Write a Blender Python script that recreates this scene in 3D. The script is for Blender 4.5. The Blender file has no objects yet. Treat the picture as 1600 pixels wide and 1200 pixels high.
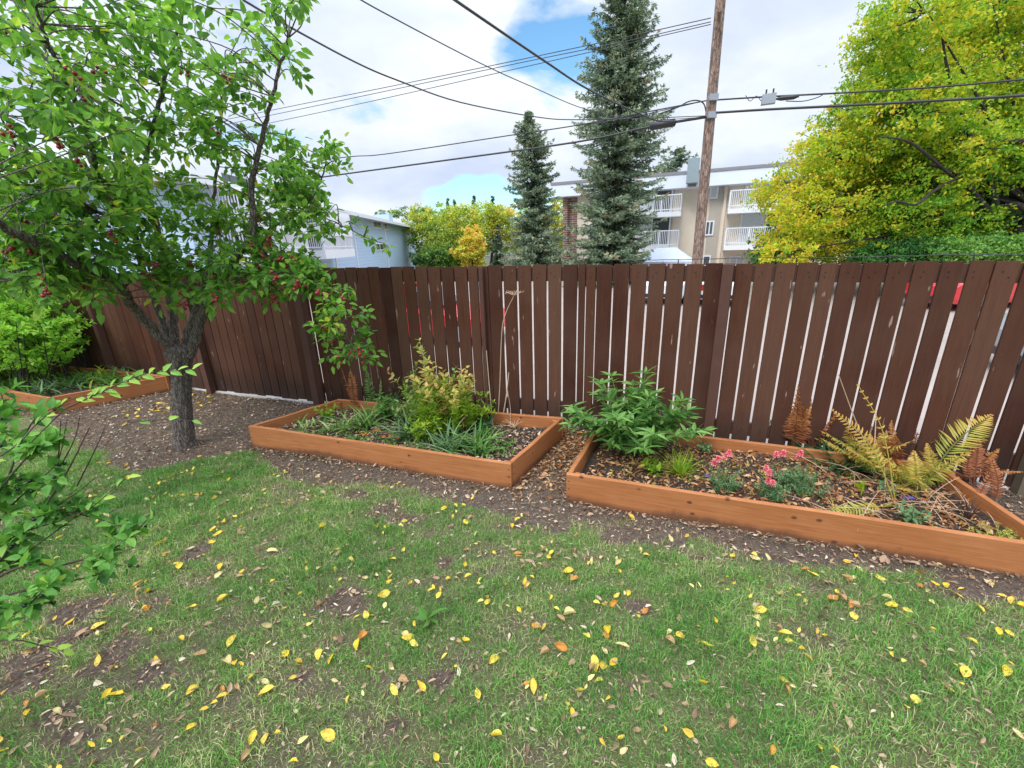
import bpy, math, random
import numpy as np
from math import *
from mathutils import Vector, Matrix
rng = np.random.default_rng(7)
random.seed(7)
SC = bpy.context.scene
COL = SC.collection
# ------------------------------------------------------------------ camera model
F = 670.0; P = atan(670/2041); RL = atan(65/2040); H = 2.0
CAM = np.array([0.0, 0.0, H])
def ray(x, y):
    dx, dy = x-800, y-600
    u = dx*cos(RL)-dy*sin(RL); v = dx*sin(RL)+dy*cos(RL)
    return np.array([u, F*cos(P)-v*sin(P), -F*sin(P)-v*cos(P)])
def g(x, y, z=0.0):                     # ground point seen there
    r = ray(x, y); return CAM+r*((z-H)/r[2])
def pt(x, y, Y):                        # point at distance Y ahead
    r = ray(x, y); return CAM+r*(Y/r[1])
def proj(p):
    p = np.atleast_2d(p); d = p-CAM
    Z = d[:,1]*cos(P)-d[:,2]*sin(P); v = -d[:,1]*sin(P)-d[:,2]*cos(P); u = d[:,0]
    Z = np.where(Z < 1e-3, 1e-3, Z)
    u, v = u*F/Z, v*F/Z
    return np.stack([800+u*cos(RL)+v*sin(RL), 600-u*sin(RL)+v*cos(RL), Z], 1)

# ------------------------------------------------------------------ helpers
def tag(o, label=None, cat=None, group=None, kind=None):
    if label: o['label'] = label
    if cat: o['category'] = cat
    if group: o['group'] = group
    if kind: o['kind'] = kind
    return o
def empty(name, loc, label, cat, group=None, rz=0):
    o = bpy.data.objects.new(name, None); o.empty_display_size = .2
    o.location = tuple(loc); o.rotation_euler.z = rz
    COL.objects.link(o); return tag(o, label, cat, group)

class MB:
    """collects vertices and faces, builds ONE mesh object (coordinates in world space)"""
    def __init__(s): s.V = []; s.Fs = []; s.n = 0; s.A = []
    def add(s, v, faces, rnd=None):
        v = np.asarray(v, float).reshape(-1, 3); k = len(v)
        s.V.append(v)
        s.A.append(np.full(k, rnd if rnd is not None else random.random()) if np.isscalar(rnd) or rnd is None else np.asarray(rnd, float))
        for f in faces:
            s.Fs.append((np.asarray(f, int)+s.n).reshape(-1, len(f[0]) if hasattr(f[0], '__len__') else len(f)))
        s.n += k
    def box(s, p0, p1, M=None, rnd=None):
        x0, y0, z0 = p0; x1, y1, z1 = p1
        v = np.array([(x0,y0,z0),(x1,y0,z0),(x1,y1,z0),(x0,y1,z0),(x0,y0,z1),(x1,y0,z1),(x1,y1,z1),(x0,y1,z1)], float)
        if M is not None: v = M(v)
        s.add(v, [(0,3,2,1),(4,5,6,7),(0,1,5,4),(1,2,6,5),(2,3,7,6),(3,0,4,7)], rnd)
    def tube(s, pts, rad, n=6, rnd=None, cap=True):
        pts = np.asarray(pts, float); m = len(pts)
        rad = np.full(m, rad) if np.isscalar(rad) else np.interp(np.linspace(0,1,m), np.linspace(0,1,len(rad)), rad)
        t = np.gradient(pts, axis=0); t /= np.linalg.norm(t, axis=1)[:,None]+1e-9
        up = np.array([0,0,1.]) if abs(t[0][2]) < .9 else np.array([1.,0,0])
        a = np.cross(t[0], up); a /= np.linalg.norm(a)
        th = np.linspace(0, 2*pi, n, endpoint=False); V = []
        for i in range(m):
            a = a-t[i]*np.dot(a, t[i]); a /= np.linalg.norm(a)+1e-9
            b = np.cross(t[i], a)
            V.append(pts[i]+rad[i]*(np.cos(th)[:,None]*a+np.sin(th)[:,None]*b))
        i = np.arange(m-1)[:,None]*n; j = np.arange(n)[None]
        q = np.stack([i+j, i+(j+1)%n, i+n+(j+1)%n, i+n+j], -1).reshape(-1, 4)
        fs = [q]
        if cap: fs += [np.array([np.arange(n)[::-1]]), np.array([np.arange(n)+(m-1)*n])]
        s.add(np.concatenate(V), fs, rnd)
    def arr(s, V, faces, rnd):          # V (k,3), faces int array (m,c)
        s.V.append(V); s.A.append(rnd)
        for f in faces: s.Fs.append(f+s.n)
        s.n += len(V)
    def build(s, name, m, parent=None, origin=None, smooth=False, loc0=None):
        me = bpy.data.meshes.new(name)
        V = np.concatenate(s.V) if s.V else np.zeros((0,3))
        org = np.array(origin if origin is not None else (parent.location[:] if parent else (0,0,0)), float)
        if parent is not None:          # parent chain locations
            q = parent; org = np.zeros(3)
            while q: org += np.array(q.location[:]); q = q.parent
        base = org
        V = V-base
        me.vertices.add(len(V)); me.vertices.foreach_set('co', V.astype(np.float32).ravel())
        loops = np.concatenate([f.ravel() for f in s.Fs]) if s.Fs else np.zeros(0, int)
        sizes = np.concatenate([np.full(len(f), f.shape[1]) for f in s.Fs]) if s.Fs else np.zeros(0, int)
        me.loops.add(len(loops)); me.loops.foreach_set('vertex_index', loops.astype(np.int32))
        me.polygons.add(len(sizes))
        st = np.concatenate([[0], np.cumsum(sizes)[:-1]]) if len(sizes) else sizes
        me.polygons.foreach_set('loop_start', st.astype(np.int32))
        at = me.attributes.new('rnd', 'FLOAT', 'POINT')
        at.data.foreach_set('value', np.concatenate(s.A).astype(np.float32))
        me.update(calc_edges=True); me.validate()
        me.polygons.foreach_set('use_smooth', np.full(len(me.polygons), bool(smooth)))
        if m: me.materials.append(m)
        o = bpy.data.objects.new(name, me); COL.objects.link(o)
        if parent is not None: o.parent = parent
        elif origin is not None: o.location = tuple(base)
        return o
def center_origin(o):                   # move a single-mesh thing's origin to its base
    me = o.data; n = len(me.vertices); a = np.zeros(n*3, np.float32); me.vertices.foreach_get('co', a); a = a.reshape(-1,3)
    c = np.array([a[:,0].mean(), a[:,1].mean(), a[:,2].min()]); a -= c
    me.vertices.foreach_set('co', a.ravel()); o.location = tuple(np.array(o.location[:])+c); me.update(); return o

# ---- materials
MATS = {}
def newmat(name):
    m = bpy.data.materials.new(name); m.use_nodes = True; nt = m.node_tree
    for n in list(nt.nodes): nt.nodes.remove(n)
    return m, nt
def node(nt, t, **k):
    n = nt.nodes.new(t)
    for a, b in k.items():
        if a in n.inputs.keys(): n.inputs[a].default_value = b
        else: setattr(n, a, b)
    return n
def ramp(nt, fac, stops, interp='LINEAR'):
    r = nt.nodes.new('ShaderNodeValToRGB'); e = r.color_ramp; e.interpolation = interp
    while len(e.elements) < len(stops): e.elements.new(.5)
    for i, (p, c) in enumerate(stops):
        e.elements[i].position = p; e.elements[i].color = (*c, 1)
    nt.links.new(fac, r.inputs[0]); return r.outputs[0]
def mixc(nt, fac, a, b, mode='MIX'):
    n = nt.nodes.new('ShaderNodeMix'); n.data_type = 'RGBA'; n.blend_type = mode
    for sock, v in ((n.inputs[0], fac), (n.inputs[6], a), (n.inputs[7], b)):
        if hasattr(v, 'links'): nt.links.new(v, sock)
        elif not hasattr(v, '__len__'): sock.default_value = v
        else: sock.default_value = (*v, 1)
    return n.outputs[2]
def noise(nt, scale, detail=4, vec=None, rough=.6, dist=0):
    n = node(nt, 'ShaderNodeTexNoise', Scale=scale, Detail=detail, Roughness=rough, Distortion=dist)
    if vec is not None: nt.links.new(vec, n.inputs['Vector'])
    return n.outputs[0]
def coords(nt, scale=(1,1,1), obj=True, rot=(0,0,0)):
    if obj: c = nt.nodes.new('ShaderNodeTexCoord').outputs['Object']
    else: c = nt.nodes.new('ShaderNodeNewGeometry').outputs['Position']
    mp = nt.nodes.new('ShaderNodeMapping'); mp.inputs['Scale'].default_value = scale; mp.inputs['Rotation'].default_value = rot
    nt.links.new(c, mp.inputs[0]); return mp.outputs[0]
def attr(nt, name='rnd'):
    a = nt.nodes.new('ShaderNodeAttribute'); a.attribute_name = name; return a.outputs['Fac']
def finish(m, nt, col, rough=.7, bump=None, bs=.3, bd=.01, metal=0, trans=0, spec=.5):
    b = node(nt, 'ShaderNodeBsdfPrincipled'); out = node(nt, 'ShaderNodeOutputMaterial')
    if hasattr(col, 'links'): nt.links.new(col, b.inputs['Base Color'])
    else: b.inputs['Base Color'].default_value = (*col, 1)
    if hasattr(rough, 'links'): nt.links.new(rough, b.inputs['Roughness'])
    else: b.inputs['Roughness'].default_value = rough
    b.inputs['Metallic'].default_value = metal
    b.inputs['Specular IOR Level'].default_value = spec
    if bump is not None:
        bn = node(nt, 'ShaderNodeBump', Strength=bs, Distance=bd); nt.links.new(bump, bn.inputs['Height'])
        nt.links.new(bn.outputs[0], b.inputs['Normal'])
    if trans:
        t = node(nt, 'ShaderNodeBsdfTranslucent')
        if hasattr(col, 'links'): nt.links.new(mixc(nt, 1, col, (1.25,1.25,.7), 'MULTIPLY'), t.inputs[0])
        else: t.inputs[0].default_value = (*col, 1)
        mx = node(nt, 'ShaderNodeMixShader'); mx.inputs[0].default_value = trans
        nt.links.new(b.outputs[0], mx.inputs[1]); nt.links.new(t.outputs[0], mx.inputs[2]); nt.links.new(mx.outputs[0], out.inputs[0])
    else: nt.links.new(b.outputs[0], out.inputs[0])
    return m
def leafmat(name, stops, trans=.35, rough=.5):
    m, nt = newmat(name)
    c = ramp(nt, attr(nt), stops)
    return finish(m, nt, c, max(rough,.5), trans=trans, spec=.2)
def plain(name, col, rough=.6, var=.15, scale=6, metal=0, bump=0, spec=.5):
    m, nt = newmat(name); v = coords(nt, obj=False)
    n = noise(nt, scale, 6, v)
    c = mixc(nt, n, tuple(x*(1-var) for x in col), tuple(min(1, x*(1+var)) for x in col))
    return finish(m, nt, c, rough, n if bump else None, bump, .01, metal, spec=spec)

def bark(name, a, b, scale=30):
    m, nt = newmat(name); v = coords(nt, (1,1,.25), obj=False)
    n = noise(nt, scale, 8, v, .7, .4); n2 = noise(nt, 4, 3, coords(nt, obj=False))
    vo = node(nt, 'ShaderNodeTexVoronoi', Scale=scale*1.3, feature='DISTANCE_TO_EDGE'); vv = nt.nodes.new('ShaderNodeVectorMath'); vv.operation = 'ADD'
    sc_ = nt.nodes.new('ShaderNodeVectorMath'); sc_.operation = 'SCALE'; sc_.inputs['Scale'].default_value = .03
    nc = node(nt, 'ShaderNodeTexNoise', Scale=scale*.5); nt.links.new(nc.outputs['Color'], sc_.inputs[0]); nt.links.new(v, vv.inputs[0]); nt.links.new(sc_.outputs[0], vv.inputs[1]); nt.links.new(vv.outputs[0], vo.inputs['Vector'])
    crack = ramp(nt, vo.outputs['Distance'], [(.0,(0,0,0)),(.16,(1,1,1))])
    c = mixc(nt, ramp(nt, n2, [(.35,(0,0,0)),(.7,(.6,.6,.6))]), mixc(nt, ramp(nt, n, [(.35,(0,0,0)),(.65,(1,1,1))]), a, b), tuple(x*.55 for x in b))
    c = mixc(nt, crack, mixc(nt, 1, c, (.45,.42,.40), 'MULTIPLY'), c)
    mm = node(nt, 'ShaderNodeMath', operation='MULTIPLY'); nt.links.new(crack, mm.inputs[0]); nt.links.new(n, mm.inputs[1])
    return finish(m, nt, c, .9, mm.outputs[0], 1, .02)
M_bark = bark('grey_brown_bark', (.04,.032,.027), (.33,.27,.23), 42)
M_bark_dark = bark('dark_bark', (.02,.016,.014), (.07,.055,.045), 30)
M_twig = plain('red_brown_twig', (.05,.022,.018), .7)
M_pole = bark('weathered_pole_wood', (.10,.05,.035), (.46,.33,.26), 12)

def fence_mat():
    m, nt = newmat('dark_brown_stained_boards')
    v = coords(nt, (1,1,.06), obj=False)
    n = noise(nt, 60, 6, v, .65, .3)
    big = noise(nt, 1.3, 3, coords(nt, obj=False))
    fine = noise(nt, 25, 6, coords(nt, (1,1,.5), obj=False), .7)
    r = attr(nt)
    c = ramp(nt, r, [(0,(.048,.017,.011)),(.35,(.070,.025,.014)),(.7,(.090,.035,.020)),(1,(.112,.052,.032))])
    c = mixc(nt, n, mixc(nt, 1, c, (.5,.48,.48), 'MULTIPLY'), mixc(nt, 1, c, (1.5,1.5,1.5), 'MULTIPLY'))
    c = mixc(nt, ramp(nt, big, [(.35,(0,0,0)),(.70,(.5,.5,.5))]), c, (.105,.056,.038))
    # worn flecks where the stain has peeled
    w = noise(nt, 26, 3, coords(nt, (1,1,.16), obj=False), .5)
    c = mixc(nt, ramp(nt, w, [(.70,(0,0,0)),(.735,(.8,.8,.8))]), c, (.34,.22,.18))
    # boards darker towards their feet, with an uneven edge
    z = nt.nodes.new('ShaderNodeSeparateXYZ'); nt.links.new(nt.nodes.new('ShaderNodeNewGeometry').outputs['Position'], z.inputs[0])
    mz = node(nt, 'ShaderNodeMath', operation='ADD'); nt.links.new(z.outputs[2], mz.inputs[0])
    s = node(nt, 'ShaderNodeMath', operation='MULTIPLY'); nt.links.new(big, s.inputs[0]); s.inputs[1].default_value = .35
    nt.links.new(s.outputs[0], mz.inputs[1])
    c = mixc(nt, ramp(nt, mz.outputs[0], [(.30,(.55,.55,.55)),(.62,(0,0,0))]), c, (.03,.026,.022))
    return finish(m, nt, c, .8, fine, .35, .004, spec=.15)
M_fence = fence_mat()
M_fence_post = plain('dark_brown_stained_post', (.085,.034,.022), .8, .25, 8, bump=.2)

def bed_mat():
    m, nt = newmat('orange_stained_planks')
    v = coords(nt, (.35,.35,10), obj=False)
    n = noise(nt, 9, 8, v, .68, .8)
    c = ramp(nt, n, [(.28,(.17,.05,.016)),(.42,(.34,.12,.038)),(.55,(.42,.165,.06)),(.74,(.56,.26,.11))])
    c = mixc(nt, .4, c, ramp(nt, noise(nt, 1.6, 4, coords(nt, obj=False)), [(.3,(.30,.10,.032)),(.7,(.44,.18,.07))]))
    vo = node(nt, 'ShaderNodeTexVoronoi', Scale=5.5); nt.links.new(coords(nt, (1,1,1.5), obj=False), vo.inputs['Vector'])
    k = ramp(nt, vo.outputs['Distance'], [(.07,(.9,.9,.9)),(.13,(0,0,0))]); k = mixc(nt, ramp(nt, noise(nt, 2.7, 2, coords(nt, obj=False)), [(.38,(0,0,0)),(.45,(1,1,1))]), (0,0,0), k)
    c = mixc(nt, k, c, (.10,.035,.018))
    # dirt splash with a ragged edge near the soil line
    z = nt.nodes.new('ShaderNodeSeparateXYZ'); nt.links.new(nt.nodes.new('ShaderNodeNewGeometry').outputs['Position'], z.inputs[0])
    mz = node(nt, 'ShaderNodeMath', operation='SUBTRACT'); nt.links.new(z.outputs[2], mz.inputs[0])
    nz = noise(nt, 16, 6, coords(nt, (1,1,.25), obj=False), .75)
    lo_ = noise(nt, .9, 3, coords(nt, obj=False)); l2_ = ramp(nt, lo_, [(.44,(.02,.02,.02)),(.66,(.13,.13,.13))])
    s = node(nt, 'ShaderNodeMath', operation='MULTIPLY'); nt.links.new(nz, s.inputs[0]); nt.links.new(l2_, s.inputs[1])
    nt.links.new(s.outputs[0], mz.inputs[1])
    c = mixc(nt, ramp(nt, mz.outputs[0], [(0,(.75,.75,.75)),(.045,(0,0,0))]), c, (.09,.045,.03))
    return finish(m, nt, c, .6, n, .25, .003, spec=.3)
M_bed = bed_mat()
M_bed_top = plain('pale_plank_edge', (.50,.25,.14), .65, .15, 12)

# ------------------------------------------------------------------ fence line
def seg_dir(a, b):
    d = np.array(b)-np.array(a); L = np.linalg.norm(d); return d/L, L
FA = np.array([-11.2, 8.62]); FB = np.array([-2.50, 5.455]); FC = np.array([.66, 4.455]); FD = np.array([6.2, 1.99])
def fence_y(x):
    return np.interp(x, [FA[0], FB[0], FC[0], FD[0]], [FA[1], FB[1], FC[1], FD[1]])
def on_seg(px, py, a, b):               # where the pixel's ray meets the vertical plane of a fence run
    d, L = seg_dir(a, b); n = np.array([-d[1], d[0], 0]); r = ray(px, py)
    t = np.dot(np.array([a[0], a[1], 0])-CAM, n)/np.dot(r, n); q = CAM+r*t
    return np.dot(q[:2]-a, d)
class Frame:
    """a vertical plane: s along, z up, d towards the viewer's side"""
    def __init__(f, a, ang=None, b=None):
        f.a = np.array(a, float)
        f.u = seg_dir(a, b)[0] if b is not None else np.array([cos(ang), sin(ang)])
        f.n = np.array([f.u[1], -f.u[0]])
        if np.dot(f.n, -f.a) < 0: f.n = -f.n
    def M(f, v):                        # v: (s, d, z) -> world
        v = np.asarray(v, float)
        xy = f.a+v[:,:1]*f.u+v[:,1:2]*f.n
        return np.column_stack([xy, v[:,2]])
    def box(f, mb, s0, s1, d0, d1, z0, z1, rnd=None): mb.box((s0,d0,z0),(s1,d1,z1), f.M, rnd)
    def px(f, x, y):
        r = ray(x, y); n3 = np.array([*f.n, 0]); t = np.dot(np.array([*f.a,0])-CAM, n3)/np.dot(r, n3); q = CAM+r*t
        return np.dot(q[:2]-f.a, f.u), q[2]
    def at(f, s, d, z): return f.M([(s,d,z)])[0]

fence = empty('board_fence', (FC[0],FC[1],0), 'long dark brown vertical board fence with narrow gaps, running behind the planter beds', 'fence')
def board(mb, fr, s0, s1, z0, z1, d0=0, th=.019, lean=0):
    """one board with slightly rounded, worn edges"""
    c = .003; j = lambda k=.004: random.uniform(-k, k)
    z1 = z1+j(.006); z0 = z0+j(.012); w = j(.004); o = j(.002)
    prof = [(s0,d0+c),(s0+c,d0+th),(s1-c,d0+th),(s1,d0+c),(s1-c,d0),(s0+c,d0)]
    V = []
    for i, z in enumerate(np.linspace(z0, z1, 7)):
        k = i/6; bow = sin(k*pi)*w+o
        for (s_, d_) in prof: V.append((s_+lean*(k-.5)+random.uniform(-.0008,.0008), d_+bow*.6, z))
    V = fr.M(V); n = 6; fs = []
    for i in range(6):
        for q in range(n): fs.append((i*n+q, i*n+(q+1)%n, (i+1)*n+(q+1)%n, (i+1)*n+q))
    mb.add(V, [np.array(fs), np.array([list(range(n))[::-1]]), np.array([[6*n+q for q in range(n)]])], random.random())
# run A (left)
frA = Frame(FA, b=FB); LA = seg_dir(FA, FB)[1]
frB = Frame(FB, b=FC); LB = seg_dir(FB, FC)[1]
frC = Frame(FC, b=FD); LC = seg_dir(FC, FD)[1]
def panel(fr, gaps, gw, z1f, z0f, **k):
    mb = MB()
    for i in range(len(gaps)-1):
        a, b = gaps[i]+gw[i]/2, gaps[i+1]-gw[i+1]/2
        m = (a+b)/2
        board(mb, fr, a, b, z0f(m), z1f(m), **k)
    return mb
sA_post = [on_seg(165,520,FA,FB), on_seg(315,520,FA,FB)]
s = 0.0; gA = [0.0]
while gA[-1] < LA-.17: gA.append(gA[-1]+random.uniform(.146,.158))
gA.append(LA-.004)
gA = np.array(gA)
gwA = np.where(gA > sA_post[1]+.2, rng.uniform(.004,.012,len(gA)), rng.uniform(.0005,.002,len(gA)))
top = lambda a, b, L: (lambda s_: a+(b-a)*s_/L)
cuts = [0, *sA_post, LA]
for i in range(3):
    idx = [k for k, v in enumerate(gA) if cuts[i]-.08 <= v <= cuts[i+1]+.08]
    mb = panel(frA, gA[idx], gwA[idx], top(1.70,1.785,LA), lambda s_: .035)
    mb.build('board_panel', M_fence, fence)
gpB = [526,542.5,560,577.6,595,613,631,650.4,670,690.4,711,732,748,764,786,809,832,855.5,879,903.5]
gB = np.array([on_seg(x,438,FB,FC) for x in gpB]); gB = np.concatenate([[.006], np.arange(gB[0]-.165, .09, -.165)[::-1], gB])
gwB = rng.uniform(.007,.013,len(gB)); nx = len(gB)-len(gpB); gwB[12+nx:] = rng.uniform(.013,.019,len(gB)-12-nx); gwB[12+nx] = .004; gwB[13+nx] = .003
gwB[3+nx] = .004; gwB[5+nx] = .006
k0 = 13+nx
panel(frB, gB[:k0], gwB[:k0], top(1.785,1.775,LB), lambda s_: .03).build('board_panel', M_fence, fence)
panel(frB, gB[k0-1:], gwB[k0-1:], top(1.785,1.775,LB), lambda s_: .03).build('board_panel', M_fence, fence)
gpC = [903.5,915.7,932,958,984.7,1012,1040,1069.5,1099,1127.5,1146,1175.5,1207,1241,1276,1306,1341,1379.5,1419.5,1461,1502,1545,1588]
gC = [on_seg(x,438,FC,FD) for x in gpC]
while gC[-1] < LC-.2: gC.append(gC[-1]+random.uniform(.15,.16))
gC = np.array(gC); gwC = rng.uniform(.013,.019,len(gC))
for i, w in ((0,.012),(1,.007),(2,.008),(9,.007),(10,.010),(16,.02),(20,.03),(21,.006),(22,.02)): gwC[i] = w
panel(frC, gC[:10], gwC[:10], top(1.775,1.775,LC), lambda s_: .02).build('board_panel', M_fence, fence)
panel(frC, gC[9:24], gwC[9:24], top(1.775,1.768,LC), lambda s_: .02).build('board_panel', M_fence, fence)
panel(frC, gC[23:], gwC[23:], top(1.775,1.76,LC), lambda s_: .02).build('board_panel', M_fence, fence)
for fr, L in ((frA, LA), (frB, LB), (frC, LC)):
    for z0, z1 in ((1.615,1.755), (.165,.295)):
        mb = MB(); fr.box(mb, .002, L-.002, -.045, -.004, z0, z1, .3); mb.build('rail', M_fence_post, fence)
def post(fr, s_, w, z1, d=.09, mat=None):
    mb = MB(); fr.box(mb, s_-w/2, s_+w/2, .028, .028+d, -.05, z1, .2); return mb.build('post', mat or M_fence_post, fence)
post(frA, sA_post[0], .09, 1.68); post(frA, sA_post[1], .09, 1.72); post(frA, LA-.07, .10, 1.74, .10)
post(frB, on_seg(757,500,FB,FC)+.01, .04, 1.77, .05)
post(frC, on_seg(1137,420,FC,FD), .085, 1.77, .06)
sr = on_seg(1592,700,FC,FD)
post(frC, sr+.08, .12, 1.70, .09, plain('olive_brown_post', (.13,.10,.065), .7, .2, 7, bump=.2))
nl = MB()
for fr, gg in ((frA, gA), (frB, gB), (frC, gC)):
    for i in range(len(gg)-1):
        for z_ in (1.70, 1.66, .24, .21):
            s_ = gg[i]+(gg[i+1]-gg[i])*random.uniform(.25,.75); fr.box(nl, s_-.004, s_+.004, .0195, .024, z_-.004, z_+.004)
tag(nl.build('nails', plain('rusty_nail', (.02,.012,.01), .7), fence), kind='stuff')
# thin black cable along the top edge of the fence, with clips
mb = MB(); sw = np.linspace(on_seg(950,410,FC,FD) if 0 else .35, 5.2, 60)
mb.tube([frC.at(v, .01, 1.815+.004*sin(v*5)+.002*sin(v*23)) for v in sw], .0035, 5)
for x in (.98, 1.9, 3.0, 4.2): mb.tube([frC.at(x, .01, 1.755), frC.at(x, .01, 1.816)], .005, 5)
M_black = plain('black_rubber', (.02,.02,.022), .5, .1)
w = mb.build('wire', M_black); tag(w, 'thin black wire on clips running just above the top edge of the brown fence', 'wire'); center_origin(w)

# concrete curb under the boards
M_conc = plain('pale_concrete', (.55,.51,.48), .9, .2, 5, bump=.3)
mb = MB(); s0 = on_seg(296,608,FA,FB); frA.box(mb, s0, LA-.15, -.02, .05, -.05, .028)
o = mb.build('concrete_curb', M_conc); tag(o, 'pale concrete curb under the fence boards beside the fruit tree', 'curb'); center_origin(o)
mb = MB(); s1 = on_seg(1525,757,FC,FD); frC.box(mb, s1, sr, -.03, .05, -.05, .028)
o = mb.build('concrete_curb', M_conc); tag(o, 'short white curb under the fence at the right end, beside the olive post', 'curb'); center_origin(o)

# ------------------------------------------------------------------ leaf geometry
def nrm(a): return a/(np.linalg.norm(a, axis=-1, keepdims=True)+1e-9)
def leaves(mb, pos, dirs, L, W, nor=None, fold=.25, droop=.15, shape=(.28,.68), tipw=.75, rnd=None):
    """folded leaves with midrib: 7 vertices, two faces each"""
    N = len(pos)
    if N == 0: return
    pos = np.asarray(pos, float); d = nrm(np.asarray(dirs, float))
    if nor is None: nor = np.array([0,0,1.])+rng.normal(0,.55,(N,3))
    nor = np.asarray(nor, float)*np.ones((N,1))
    sdir = nrm(np.cross(d, nor)); nn = nrm(np.cross(sdir, d))
    L = (np.ones(N)*L)[:,None]; W = (np.ones(N)*W)[:,None]
    def P_(t, w, up): return pos+d*L*t+sdir*W*.5*w+nn*(L*up)
    f = fold; D = (np.ones(N)*droop)[:,None] if np.isscalar(droop) else np.asarray(droop)[:,None]
    V = np.stack([P_(0,0,0), P_(.5,0,-D*.25), P_(1,0,-D), P_(shape[0],1,-D*.1+f*W/L*.5), P_(shape[1],tipw,-D*.45+f*W/L*.5),
                  P_(shape[0],-1,-D*.1+f*W/L*.5), P_(shape[1],-tipw,-D*.45+f*W/L*.5)], 1).reshape(-1,3)
    b = np.arange(N)[:,None]*7
    rnd = rng.random(N) if rnd is None else rnd
    mb.arr(V, [b+np.array([[0,1,2,4,3]]), b+np.array([[0,5,6,2,1]])], np.repeat(rnd, 7))
def rhomb(mb, pos, dirs, L, W, rnd=None, nor=None):
    N = len(pos); d = nrm(dirs)
    nor = nrm(rng.normal(0,1,(N,3))+np.array([0,0,.6])) if nor is None else nor
    sd = nrm(np.cross(d, nor)); L = (np.ones(N)*L)[:,None]; W = (np.ones(N)*W)[:,None]
    V = np.stack([pos, pos+d*L*.5+sd*W*.5, pos+d*L, pos+d*L*.5-sd*W*.5], 1).reshape(-1,3)
    rnd = rng.random(N) if rnd is None else rnd
    mb.arr(V, [np.arange(N)[:,None]*4+np.array([[0,1,2,3]])], np.repeat(rnd, 4))
def catmull(pts, n=8):
    p = np.asarray(pts, float); p = np.vstack([2*p[0]-p[1], p, 2*p[-1]-p[-2]]); out = []
    for i in range(1, len(p)-2):
        for t in np.linspace(0, 1, n, endpoint=False):
            out.append(.5*((2*p[i])+(-p[i-1]+p[i+1])*t+(2*p[i-1]-5*p[i]+4*p[i+1]-p[i+2])*t*t+(-p[i-1]+3*p[i]-3*p[i+1]+p[i+2])*t**3))
    out.append(p[-2]); return np.array(out)
def sphere(mb, c, r, n=6, m=4, rnd=None, sz=1):
    V = [c+np.array([0,0,r*sz])]
    for i in range(1, m):
        a = pi*i/m
        for j in range(n): b = 2*pi*j/n; V.append(c+np.array([r*sin(a)*cos(b), r*sin(a)*sin(b), r*sz*cos(a)]))
    V.append(c-np.array([0,0,r*sz])); q = []; t = []
    for j in range(n): t.append((0, 1+j, 1+(j+1)%n)); t.append((len(V)-1, 1+(m-2)*n+(j+1)%n, 1+(m-2)*n+j))
    for i in range(m-2):
        for j in range(n): q.append((1+i*n+j, 1+(i+1)*n+j, 1+(i+1)*n+(j+1)%n, 1+i*n+(j+1)%n))
    mb.add(V, [np.array(t)]+([np.array(q)] if q else []), rnd)
def mk_lowf(seed, scale):
    r = np.random.default_rng(seed); K = r.normal(0, 1/scale, (10,2)); Ph = r.uniform(0, 2*pi, 10)
    return lambda x, y: sum(np.sin(K[i,0]*x+K[i,1]*y+Ph[i]) for i in range(10))/3.2

# ------------------------------------------------------------------ ground
lf1 = mk_lowf(3, .28); lf2 = mk_lowf(5, .10); lf3 = mk_lowf(9, .9)
def blob(x, y, cx, cy, rx, ry):
    q = proj(np.column_stack([np.ravel(x), np.ravel(y), np.zeros(np.size(x))])); 
    return np.exp(-(((q[:,0]-cx)/rx)**2+((q[:,1]-cy)/ry)**2)).reshape(np.shape(x))
_sp = [g(*a)[:2] for a in [(60,650),(130,700),(200,742),(320,722),(392,712),(470,745),(620,772),(790,800),(880,812),(960,838),(1120,850),(1300,890),(1600,945)]]
_sp = np.array([(-12,3.0)]+[tuple(a) for a in _sp]+[(6,.9)]); _sp = _sp[np.argsort(_sp[:,0])]
PATCH = [(g(*p)[:2], r) for p, r in [((590,800),.17),((650,835),.20),((560,770),.15),((530,925),.16),((545,945),.10),((830,800),.25),((960,830),.18),((1060,850),.15),
        ((200,1010),.20),((140,1060),.28),((230,1060),.18),((60,1040),.3),((300,860),.10),((420,840),.08),((700,880),.09),((100,960),.18),((860,1000),.08),((300,1010),.07),((480,1050),.08),((700,1060),.07),((620,1130),.1),((1000,950),.07)]]
def bare(x, y):
    """1 = bare soil, 0 = grass"""
    x = np.asarray(x, float); y = np.asarray(y, float)
    e = y-np.interp(x, _sp[:,0], _sp[:,1])
    b = np.clip(.5+(e+.10*lf1(x,y)+.06*lf2(x,y))/.22, 0, 1)
    for (c, r) in PATCH:
        d = np.hypot((x-c[0]), (y-c[1]))/r
        b = np.maximum(b, np.clip(1.15-.85*d+.42*lf2(x*1.3,y*1.3)+.25*lf1(x*3,y*3), 0, 1)*.86)
    t = np.clip(.15+.26*lf1(x,y)+.20*lf2(x*1.7,y*1.7), 0, .55)     # generally thin turf
    return np.maximum(b, t)
def hz(x, y):
    return .012*lf3(x,y)+.006*lf1(x,y)+.002*lf2(x,y)
def grid(x0, x1, y0, y1, step, hf, clipf=None):
    xs = np.arange(x0, x1+step/2, step); ys = np.arange(y0, y1+step/2, step)
    X, Y = np.meshgrid(xs, ys); 
    if clipf is not None: Y = clipf(X, Y)
    V = np.column_stack([X.ravel(), Y.ravel(), hf(X, Y).ravel()])
    n = len(xs); i = np.arange(len(ys)-1)[:,None]*n; j = np.arange(n-1)[None]
    Fq = np.stack([i+j, i+j+1, i+n+j+1, i+n+j], -1).reshape(-1,4)
    return V, Fq
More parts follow.
